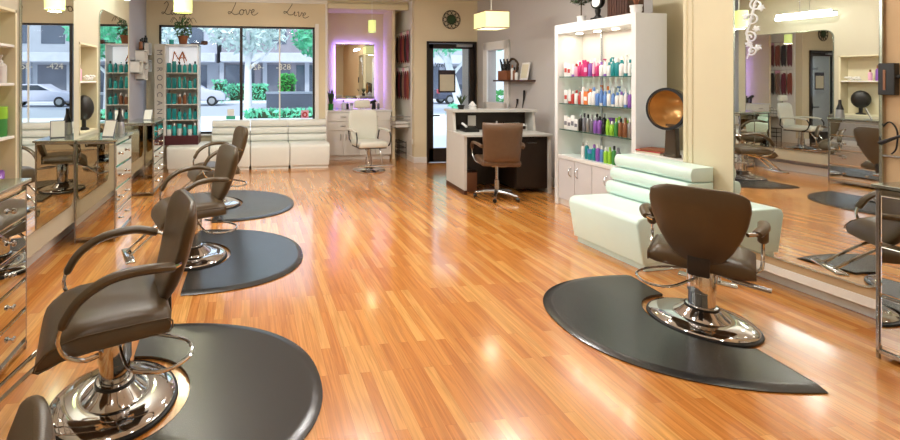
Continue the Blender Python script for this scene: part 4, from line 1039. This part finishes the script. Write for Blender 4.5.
for k in range(7):
    a = k*0.9; m.tube(smooth_path([(0, 0, 0.13), (0.06*math.cos(a), 0.06*math.sin(a), 0.32), (0.16*math.cos(a), 0.12*math.sin(a), 0.46), (0.22*math.cos(a), 0.15*math.sin(a), 0.38)], 4), 0.004, 5)
m.build('vine_stem', 'stem', t)
t = thing('wooden_brush', 'long dark hair brush lying on top of the product tower', 'brush', (-0.96, 7.74, 2.106))
MB().tube([(-0.02, 0, 0.0), (0.10, 0, 0.0), (0.13, 0, 0.0), (0.24, 0, 0.0)], [0.012, 0.010, 0.012, 0.012], 8).lathe([(0, -0.06), (0.03, -0.05), (0.038, 0), (0.03, 0.05), (0, 0.06)], 14, mtx=Matrix.Translation((0.20, 0, 0.018)) @ Matrix.Rotation(R(90), 4, 'Y')).build('brush_body', 'brownwood', t)
t = thing('glass_tumbler', 'small teal glass jar on the product tower beside the pot', 'jar', (-1.30, 7.76, 2.092)); MB().lathe([(0, 0), (0.035, 0), (0.04, 0.08), (0, 0.08)], 16).build('jar_body', 'tealb', t)

# ------------------------------------------------------------------ script words over the window
def word(letters, ox, oz, s, label, rot=0.0):
    G_ = {
     'L': ([(0.1, 1.0), (0.35, 1.25), (0.5, 1.0), (0.35, 0.6), (0.15, 0.2), (-0.05, 0.05), (-0.1, 0.2), (0.1, 0.22), (0.4, 0.0), (0.75, 0.08)], 0.75),
     'o': ([(0.0, 0.1), (0.1, 0.35), (0.25, 0.42), (0.38, 0.3), (0.3, 0.05), (0.12, 0.0), (0.05, 0.2), (0.2, 0.42), (0.45, 0.34)], 0.45),
     'v': ([(0.0, 0.34), (0.1, 0.42), (0.16, 0.2), (0.22, 0.0), (0.36, 0.2), (0.4, 0.42), (0.52, 0.34)], 0.5),
     'e': ([(0.0, 0.2), (0.2, 0.25), (0.28, 0.4), (0.15, 0.45), (0.06, 0.25), (0.12, 0.02), (0.35, 0.0), (0.6, 0.2)], 0.6),
     'i': ([(0.0, 0.1), (0.12, 0.4), (0.12, 0.1), (0.22, 0.0), (0.34, 0.12)], 0.34),
     'a': ([(0.3, 0.38), (0.12, 0.42), (0.0, 0.2), (0.12, 0.0), (0.28, 0.15), (0.32, 0.4), (0.32, 0.1), (0.42, 0.0), (0.5, 0.1)], 0.5),
     'u': ([(0.0, 0.4), (0.02, 0.1), (0.15, 0.0), (0.3, 0.15), (0.33, 0.4), (0.33, 0.1), (0.42, 0.0), (0.5, 0.1)], 0.5),
     'g': ([(0.3, 0.38), (0.12, 0.42), (0.0, 0.2), (0.12, 0.02), (0.28, 0.15), (0.3, 0.4), (0.28, -0.2), (0.12, -0.42), (0.02, -0.3), (0.4, 0.05)], 0.42),
     'h': ([(0.0, 0.1), (0.2, 0.7), (0.28, 1.0), (0.15, 1.0), (0.08, 0.0), (0.2, 0.35), (0.32, 0.35), (0.35, 0.02), (0.5, 0.1)], 0.5)}
    m = MB(); x = 0
    for l in letters:
        P_, adv = G_[l]
        pts = [(x+p[0], 0.0, p[1]) for p in P_]
        q = [Vector((p[0]*s, 0, p[2]*s)) for p in pts]
        m.tube(smooth_path(q, 4), 0.0055, 5); x += adv
    for l, xx in zip(letters, range(9)):
        pass
    o = m.build('wall_script', 'iron'); o.location = (ox, BW-0.006, oz); o.rotation_euler = (0, -rot, 0)
    return tag(o, label, 'wall lettering')
word('Laugh', -1.50, 2.64, 0.18, 'dark script word on the wall behind the yellow-green pendant')
word('Love', -0.36, 2.66, 0.22, 'dark script word Love on the wall above the window middle')
word('Live', 0.62, 2.69, 0.20, 'dark script word Live on the wall above the right of the window', R(-10))
text('858-', 0.15, (0.60, BW+0.055, 1.73), (R(90), 0, R(180)), 'paper', 'window_lettering', w1, 0.0008)
text('-424', 0.15, (0.12, BW+0.055, 1.73), (R(90), 0, R(180)), 'paper', 'window_lettering', w1, 0.0008)
text('Vtel', 0.12, (3.44, DW+0.034, 1.77), (R(90), 0, R(0)), 'black', 'door_lettering', door, 0.0008)
MB().box(3.43, 3.70, DW+0.010, DW+0.016, 1.30, 1.60).build('paper_notice', 'cream_paper', door, smooth=False)
MB().box(3.40, 3.73, DW+0.0165, DW+0.0178, 1.27, 1.68).build('notice_border', 'dkhair', door, smooth=False)
MB().box(-0.42, -0.26, BW+0.036, BW+0.040, 0.80, 0.86).build('green_sticker', 'sign_green', w1, smooth=False)
MB().box(-0.40, -0.28, BW+0.036, BW+0.040, 0.865, 0.98).build('white_sticker', 'paper', w1, smooth=False)
MB().box(0.92, 1.06, BW+0.036, BW+0.040, 0.80, 0.95).build('pink_sticker', 'pink', w1, smooth=False)
MB().lathe([(0.025, 0), (0.05, 0), (0.05, 0.004), (0.025, 0.004)], 20, cap=False, mtx=Matrix.Translation((0.99, BW+0.034, 0.87)) @ Matrix.Rotation(R(90), 4, 'X')).build('round_sticker_mark', 'red', w1, smooth=False)

# ------------------------------------------------------------------ left wall cubby shelves and things, items on vanities
t = thing('cubby_shelf', 'staggered white cubby shelves on the blue-grey wall past the mirrors', 'shelf', (LW, 7.35, 1.50))
cub = [(0.0, 0.28), (0.30, 0.42), (-0.30, 0.10), (0.0, 0.0), (0.30, 0.14)]
for y, z in cub:
    m = MB(); s = 0.26; e = 0.015; dp = 0.13
    m.box(0, dp, y, y+s, z, z+e); m.box(0, dp, y, y+s, z+s*0.75-e, z+s*0.75); m.box(0, dp, y, y+e, z, z+s*0.75); m.box(0, dp, y+s-e, y+s, z, z+s*0.75)
    m.build('cubby', 'white', t, smooth=False)
for i, (y, z, c, h) in enumerate(((0.05, 0.476, 'bronze', .17), (0.15, 0.476, 'black', .2), (0.38, 0.616, 'black', .12), (0.06, 0.296, 'bronze', .1), (0.38, 0.436, 'grey', .13), (-0.2, 0.117, 'green', .12), (0.08, 0.016, 'black', .12), (0.4, 0.156, 'pink', .12))):
    bottle('round', c, 'black', h, .032, '%s ornament bottle, number-%s in the staggered cubbies' % (CN[c], ORD[i]) if False else '%s bottle, %s counting from the camera-side cubby top' % (CN[c], ORD[i]), (LW+0.07, 7.35+y, 1.50+z), 0, 'things in the white cubbies')
def tcard(label, x, y, z, rz, w=0.13, h=0.17):
    t = thing('tabletop_card', label, 'card', (x, y, z), rz)
    rot = Matrix.Rotation(R(-20), 4, 'X')
    MB().box(-w/2, w/2, 0, 0.008, 0, h, 0.002, mtx=rot).build('card_board', 'grey', t, smooth=False)
    MB().box(-w/2+0.008, w/2-0.008, -0.002, 0, 0.008, h-0.008, mtx=rot).build('card_face', 'paper', t, smooth=False)
    MB().box(-0.01, 0.01, 0.01, 0.07, 0, 0.006).build('card_stand', 'grey', t, smooth=False)
tcard('white framed card standing on the vanity between the left mirrors', -1.36, 4.55, 0.952, R(-20))
tcard('small white framed card on the farthest left vanity', -1.40, 6.42, 0.952, R(-12), 0.12, 0.15)
t = thing('black_cone_bottle', 'tapered black and silver bottle standing on the far side of the middle vanity', 'bottle', (-1.33, 4.86, 0.951))
MB().lathe([(0, 0), (0.045, 0), (0.047, 0.02), (0.04, 0.12), (0.016, 0.20), (0.012, 0.25), (0, 0.25)], 20).build('bottle_body', 'silver', t)
MB().lathe([(0.0401, 0.12), (0.042, 0.12), (0.018, 0.20), (0.015, 0.262), (0, 0.264)], 20, cap=False).build('bottle_top', 'black', t)
# niche items
bottle('round', 'red', 'red', .13, .035, 'red bottle on the upper shelf of the left edge niche', (-1.69, 3.215, 1.4805), 0, 'niche products at the left edge')
bottle('pump', 'white_gloss', 'white_gloss', .19, .036, 'white pump bottle on the upper shelf of the left edge niche', (-1.67, 3.292, 1.4805), 0, 'niche products at the left edge')
bottle('round', 'red', 'white_gloss', .12, .035, 'second red bottle further back on the left edge niche shelf', (-1.70, 3.13, 1.4805), 0, 'niche products at the left edge')
bottle('jar', 'green_glassy' if False else 'green', 'lime', .20, .05, 'green jar on the lower shelf of the left edge niche', (-1.68, 3.27, 1.1205), 0, 'niche products at the left edge')
o = MB().tube([(0, -0.1, 0.02), (0.02, 0.0, 0.06), (0.0, 0.08, 0.10)], [0.03, 0.04, 0.02], 10).build('hair_tool', 'purple'); o.location = (-1.67, 3.22, 0.775); tag(o, 'dark purple hair tool lying at the bottom of the left edge niche', 'hair tool')
bottle('round', 'purple', 'bronze', .22, .022, 'slim purple bottle on the shelf in the niche between mirrors', (-1.68, 4.64, 1.4905), 0, 'niche products between mirrors')
bottle('round', 'pink', 'bronze', .16, .022, 'slim pink bottle on the shelf in the niche between mirrors', (-1.67, 4.71, 1.4905), 0, 'niche products between mirrors')
t = thing('white_flowers', 'low bunch of white flowers on the niche shelf between mirrors', 'flowers', (-1.64, 4.86, 1.4905))
m = MB()
for k in range(24):
    m.lathe([(0, 0), (0.018, 0.008), (0.02, 0.02), (0, 0.03)], 7, mtx=Matrix.Translation((random.uniform(-.04, .04), random.uniform(-.07, .07), random.uniform(0, .035))))
m.build('flower_heads', 'white', t)
t = thing('wig_head', 'black wig on a stand in the niche above the middle vanity', 'wig', (-1.66, 4.80, 0.999))
MB().lathe([(0, 0), (0.05, 0), (0.05, 0.015), (0.02, 0.03), (0.02, 0.10), (0, 0.10)], 18).build('stand', 'black', t)
rows = []
for i in range(9):
    a = PI*i/8; rows.append([(0.085*math.sin(a)*math.cos(b_)*(1+0.12*math.sin(3*b_)), 0.10*math.sin(a)*math.sin(b_), 0.22-0.13*math.cos(a)*(-1)-0.0) for b_ in [2*PI*j/20 for j in range(20)]])
b = MB(); b.grid(rows, closed=True); b.build('wig_hair', 'black_hair', t, angle=80)

# right wall: black tool organiser with cords
t = rthing('tool_holder', 'black hot-tool holder mounted on the tan wall right of the mirror', 'tool holder', -0.80, -0.001, 1.41, PI)
MB().box(0.0, 0.04, -0.035, 0.035, 0.0, 0.19, 0.004).build('holder_box', 'black', t, smooth=False)
MB().box(0.04, 0.043, -0.012, -0.002, 0.03, 0.15).build('label_strip', 'bronze', t, smooth=False)
MB().tube([(0.02, 0.035, 0.11), (0.02, 0.058, 0.11)], 0.012, 8).build('side_knob', 'black', t)
t = rthing('curling_wand', 'black curling wand with looping cord hanging at the right mirror edge', 'styling iron', -0.80, -0.002, 1.10, PI)
MB().tube([(0.03, -0.03, 0.02), (0.04, 0.02, 0.05), (0.05, 0.08, 0.085)], [0.013, 0.010, 0.007], 8).build('wand', 'black', t)
MB().tube(smooth_path([(0.03, -0.03, 0.02), (0.01, -0.035, 0.10), (0.01, 0.0, 0.15), (0.01, 0.03, 0.10), (0.015, 0.03, 0.0), (0.015, 0.01, -0.04)], 6), 0.004, 6).build('cord', 'black', t)
o = MB().box(-0.02, 0.0, -0.05, 0.05, 0, 0.012, 0.003).build('tool_rail', 'chrome_s', smooth=False); RP(tag(o, 'thin chrome tool rail on the wall beneath the black holder', 'rail'), -0.81, 0, 1.04)

# ------------------------------------------------------------------ outside
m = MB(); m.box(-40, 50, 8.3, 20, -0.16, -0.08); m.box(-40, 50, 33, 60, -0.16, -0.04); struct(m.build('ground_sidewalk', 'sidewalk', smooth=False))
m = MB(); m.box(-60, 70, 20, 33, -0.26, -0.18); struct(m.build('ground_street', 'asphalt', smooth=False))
def building(x0, x1, y, h, label, wallm, floors, name='shop_building'):
    t = thing(name, label, 'building', ((x0+x1)/2, y, -0.04)); w = x1-x0
    MB().box(-w/2, w/2, 0, 8, 0, h).build('facade', wallm, t, smooth=False)
    MB().box(-w/2, w/2, -2.2, 0, 3.1, 3.9, 0.05).build('canopy', 'awning', t, smooth=False)
    n = int(w/3.2)
    for i in range(n):
        xx = -w/2+1.6+i*3.2
        f = MB().box(xx-1.3, xx+1.3, -0.06, 0.0, 0.3, 2.9).build('shop_window', 'bld_dk' if i % 2 else 'bldglass', t, smooth=False)
    for fl in range(floors):
        z = 4.8+fl*3
        for i in range(n):
            xx = -w/2+1.6+i*3.2
            MB().box(xx-1.0, xx+1.0, -0.05, 0.0, z, z+1.6).build('upper_window', 'bldglass', t, smooth=False)
    for i in range(n+1):
        xx = -w/2+i*w/n; MB().box(xx-0.2, xx+0.2, -0.25, 0, 0, 3.1).build('column', 'bld', t, smooth=False)
    MB().box(-w/2, w/2, -0.4, 0.2, h-0.5, h+0.2, 0.03).build('cornice', 'bld_dk', t, smooth=False)
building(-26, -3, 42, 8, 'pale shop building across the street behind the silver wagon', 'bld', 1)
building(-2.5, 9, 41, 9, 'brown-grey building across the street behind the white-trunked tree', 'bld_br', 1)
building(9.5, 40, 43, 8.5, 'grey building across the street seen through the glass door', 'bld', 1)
def car(label, x, y, flip, paint, wagon=False):
    t = thing('car', label, 'car', (x, y, -0.18), PI if flip else 0)
    if wagon: side = [(-2.3, .35), (-2.35, .75), (-2.25, 1.0), (-1.95, 1.45), (-1.3, 1.62), (0.2, 1.62), (1.0, 1.1), (2.0, .95), (2.3, .7), (2.3, .35)]; gl = [(-1.85, 1.05), (-1.6, 1.42), (-1.2, 1.52), (0.1, 1.52), (0.75, 1.1)]
    else: side = [(-2.3, .35), (-2.35, .8), (-2.2, .98), (-1.5, 1.05), (-0.85, 1.42), (0.3, 1.42), (1.0, 1.02), (2.0, .9), (2.3, .65), (2.3, .35)]; gl = [(-1.35, 1.06), (-0.8, 1.36), (0.22, 1.36), (0.85, 1.04)]
    MB().prism(side, -0.85, 0.85, 'y', bev=0.08, seg=3).build('body', paint, t)
    MB().prism(gl, -0.862, 0.862, 'y').build('window_glass', 'car_glass', t, smooth=False)
    for x_ in (-1.45, 1.45):
        for s in (-1, 1):
            mx = Matrix.Translation((x_, s*0.76, 0.33)) @ Matrix.Rotation(R(90), 4, 'X')
            w = MB().lathe([(0, -0.11), (0.30, -0.11), (0.33, -0.08), (0.33, 0.08), (0.30, 0.11), (0, 0.11)], 24, mtx=mx).build('wheel', 'rubber', t)
            MB().lathe([(0, -0.125), (0.19, -0.12), (0.2, 0.12), (0, 0.125)], 16, mtx=mx).build('hubcap', 'silver', w)
    for s in (-1, 1): MB().box(-2.36, -2.20, s*0.78-0.1, s*0.78+0.1, 0.75, 1.05, 0.02).build('tail_light', 'tail', t)
    return t
car('silver wagon parked across the street, seen left of the window mullion', -3.9, 30.5, False, 'car_silver', True)
car('pale silver sedan parked across the street, seen reflected in the left mirror', 10.0, 30.5, True, 'car_silver')
car('dark sedan parked across the street, seen through the glass door', 15.2, 30.5, False, 'car_dark')
car('second dark sedan parked farther right, seen through the glass door', 20.4, 30.5, False, 'car_dark')
def tree(label, x, y, h, r, m, n, lean=0.0, kind='street_tree'):
    t = thing(kind, label, 'tree', (x, y, -0.1))
    b = MB()
    b.tube(smooth_path([(0, 0, 0), (lean*0.3, 0, h*0.3), (lean*0.6, 0.1, h*0.55), (lean, 0, h*0.8)], 4), [0.24, .22, .2, .19, .18, .17, .16, .15, .14, .12, .1, .08, .06], 10)
    for k in range(7):
        a = k*0.9+0.3; z0 = h*(0.38+0.05*k)
        b.tube([(lean*z0/h, 0, z0), (lean*z0/h+r*.4*math.cos(a), r*.4*math.sin(a), z0+h*.14), (lean*z0/h+r*.75*math.cos(a), r*.75*math.sin(a), z0+h*.3)], [0.10, 0.06, 0.02], 6)
    b.build('trunk', 'bark', t)
    foliage(n, (lean, 0, h*0.82), r, 0.22, 'crown', m, t, 0.7)
tree('white-trunked street tree seen just right of the window mullion', -0.1, 23, 5.6, 2.4, 'leaf_pale', 1300)
tree('green street tree at the right end of the shop window', 4.3, 25, 5.0, 2.0, 'leaf_teal', 1400)
tree('leaning white-trunked tree seen through the glass door', 9.6, 19.5, 4.8, 1.8, 'leaf_teal', 700, -1.2)
tree('thin street tree across the road behind the wagon', -6.5, 34, 6.0, 2.2, 'leaf_pale', 900)
def hedge(label, x0, x1, y, h, m, n):
    t = thing('hedge', label, 'hedge', ((x0+x1)/2, y, -0.1)); w = x1-x0
    b = MB()
    for _ in range(n):
        p = Vector((random.uniform(-w/2, w/2), random.uniform(-0.5, 0.5), random.uniform(0, h)))
        d = Vector((random.uniform(-1, 1), random.uniform(-1, 1), random.uniform(-1, 1))).normalized(); e = d.orthogonal().normalized(); s = 0.16*random.uniform(.6, 1.2)
        b.bm.faces.new([b.bm.verts.new(q) for q in (p-d*s, p+e*s*.5, p+d*s, p-e*s*.5)])
    b.build('foliage', m, t, smooth=False)
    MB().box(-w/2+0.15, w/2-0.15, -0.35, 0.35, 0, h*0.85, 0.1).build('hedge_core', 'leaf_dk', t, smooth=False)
hedge('teal green hedge across the street behind the tree trunk', -1.6, 1.4, 34.5, 1.3, 'leaf_teal', 900)
hedge('bright green shrub with dark centre across the street', 1.9, 3.0, 30.0, 2.0, 'leaf_bright', 700)
hedge('low green planting strip on the kerb beyond the window', -0.2, 3.2, 19.0, 0.35, 'leaf_teal', 500)
hedge('teal hedge across the street beside the wagon tail', -2.7, -1.7, 33.5, 1.6, 'leaf_teal', 300)
hedge('low planting on the kerb seen through the glass door', 8.2, 11.0, 17.6, 0.6, 'leaf_teal', 500)
t = thing('concrete_planter', 'long grey concrete planter wall across the street', 'planter', (3.6, 27.5, -0.2)); MB().box(-2.6, 2.6, -0.4, 0.4, 0, 0.85, 0.03).build('planter_wall', 'bld_dk', t, smooth=False); MB().box(-2.65, 2.65, -0.45, 0.45, 0.85, 0.98, 0.02).build('planter_cap', 'bld', t, smooth=False)
# seen through the side window
t = thing('hedge', 'bright green shrub filling the lower part of the side window', 'shrub', RW(7.3, 3.6, -0.1), PH)
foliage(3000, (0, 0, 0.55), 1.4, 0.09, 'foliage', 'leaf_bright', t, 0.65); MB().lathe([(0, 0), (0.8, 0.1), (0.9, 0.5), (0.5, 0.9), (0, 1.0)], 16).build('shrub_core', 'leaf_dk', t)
t = thing('street_tree', 'leafy green crown filling the upper part of the side window', 'tree', RW(9.2, 5.2, -0.1), PH)
foliage(2200, (0, 0, 3.1), 1.3, 0.10, 'crown', 'leaf_teal', t, 0.6); MB().tube([(0, 0, 0), (0, 0, 2.6)], 0.1).build('trunk', 'bark', t)
m = MB(); m.box(5.2, 60, -3, 8.299, -0.16, -0.08); struct(m.build('ground_side', 'sidewalk', smooth=False))
t = thing('shop_building', 'pale wall of the neighbouring building beyond the side window', 'building', RW(12.0, 9.5, -0.1), PH); MB().box(0, 0.4, -6, 8, 0, 5).build('facade', 'sidewalk', t, smooth=False)

# ------------------------------------------------------------------ lights
def area(name, loc, size, power, col=(1, 1, 1), rot=(0, 0, 0), sy=None, spread=180):
    l = bpy.data.lights.new(name, 'AREA'); l.energy = power; l.size = size; l.color = col
    if sy: l.shape = 'RECTANGLE'; l.size_y = sy
    else: l.shape = 'DISK'
    l.spread = R(spread)
    o = bpy.data.objects.new(name, l); C.objects.link(o); o.location = loc; o.rotation_euler = rot
    return o
# added ceiling downlights, out of view, put in to brighten the room
spots = [(-0.6, 0.6), (1.2, 0.6), (3.0, 0.6), (-0.6, 2.6), (1.2, 2.6), (2.9, 2.3), (-0.6, 4.75), (1.2, 4.75), (2.9, 4.65)]
fx = None
for i, (x, y) in enumerate(spots):
    lab = 'added unseen round ceiling downlight above the salon floor'
    t = thing('added_downlight', lab, 'downlight', (x, y, CZ), group='ceiling downlights')
    MB().lathe([(0.085, -0.001), (0.11, -0.001), (0.11, -0.010), (0.085, -0.010)], 24, cap=False).build('trim_ring', 'white', t)
    MB().lathe([(0, -0.003), (0.085, -0.003), (0.085, -0.006), (0, -0.006)], 24).build('lens', 'bulb', t)
    area('added_downlight_lamp', (x, y, CZ-0.02), 0.18, 30 if y > 4 else 8, (1.0, 0.975, 0.94))  # added fill lamp, stronger toward the back of the room
for a in (1.2, 1.45, 1.68, 1.9):
    area('shelf_lamp', RW(a, 0.25, SH-0.13), 0.06, 0.5, (1, 0.9, 0.72))
for o_ in ((-0.83, 5.8, 2.33, 5), (2.10, 7.6, 2.32, 0.8), (3.24, 5.72, 2.17, 1)):
    area('pendant_lamp_light', o_[:3], 0.14, o_[3], (1, 0.95, 0.7))
for y_ in (3.86, 5.32): area('bar_lamp', (LP+0.19, y_, 2.52), 0.06, 26, (1, 0.99, 0.96), (0, R(-100), 0), 0.65)  # near lamp sits in the added bar, far lamp in the reflected one
p_ = RW(-0.375, -0.013-0.19); area('bar_lamp', (p_[0], p_[1], 2.52), 0.06, 26, (1, 0.99, 0.96), (0, R(100), PH), 0.65)  # fill from the added bar over the right mirror
# daylight through the openings
pl = area('window_portal', (-0.2, BW+0.10, 1.5), 2.8, 1, (1, 1, 1), (R(-90), 0, 0), 1.95); pl.data.cycles.is_portal = True; bpy.data.objects.remove(pl)
pl = area('door_portal', (3.64, DW+0.10, 1.2), 0.95, 1, (1, 1, 1), (R(-90), 0, 0), 2.1); pl.data.cycles.is_portal = True; bpy.data.objects.remove(pl)
s = bpy.data.lights.new('sun', 'SUN'); s.energy = 2.2; s.angle = R(6); s.color = (1, 0.97, 0.93)
o = bpy.data.objects.new('sun', s); C.objects.link(o); o.rotation_euler = (R(52), 0, R(-38))
w = bpy.data.worlds.new('world'); bpy.context.scene.world = w; w.use_nodes = True
nt = w.node_tree; bg = nt.nodes['Background']
sky = nt.nodes.new('ShaderNodeTexSky'); sky.sky_type = 'HOSEK_WILKIE'; sky.turbidity = 4; sky.sun_direction = (0.2, -0.5, 0.8)
mx = nt.nodes.new('ShaderNodeMix'); mx.data_type = 'RGBA'; mx.inputs['Factor'].default_value = 0.6; mx.inputs['B'].default_value = (0.75, 0.84, 1.0, 1)
nt.links.new(sky.outputs[0], mx.inputs['A']); nt.links.new(mx.outputs['Result'], bg.inputs['Color'])
bg.inputs['Strength'].default_value = 2.8
vs = bpy.context.scene.view_settings
vs.view_transform = 'Standard'; vs.look = 'None'; vs.exposure = 0.0; vs.gamma = 1; vs.use_curve_mapping = False
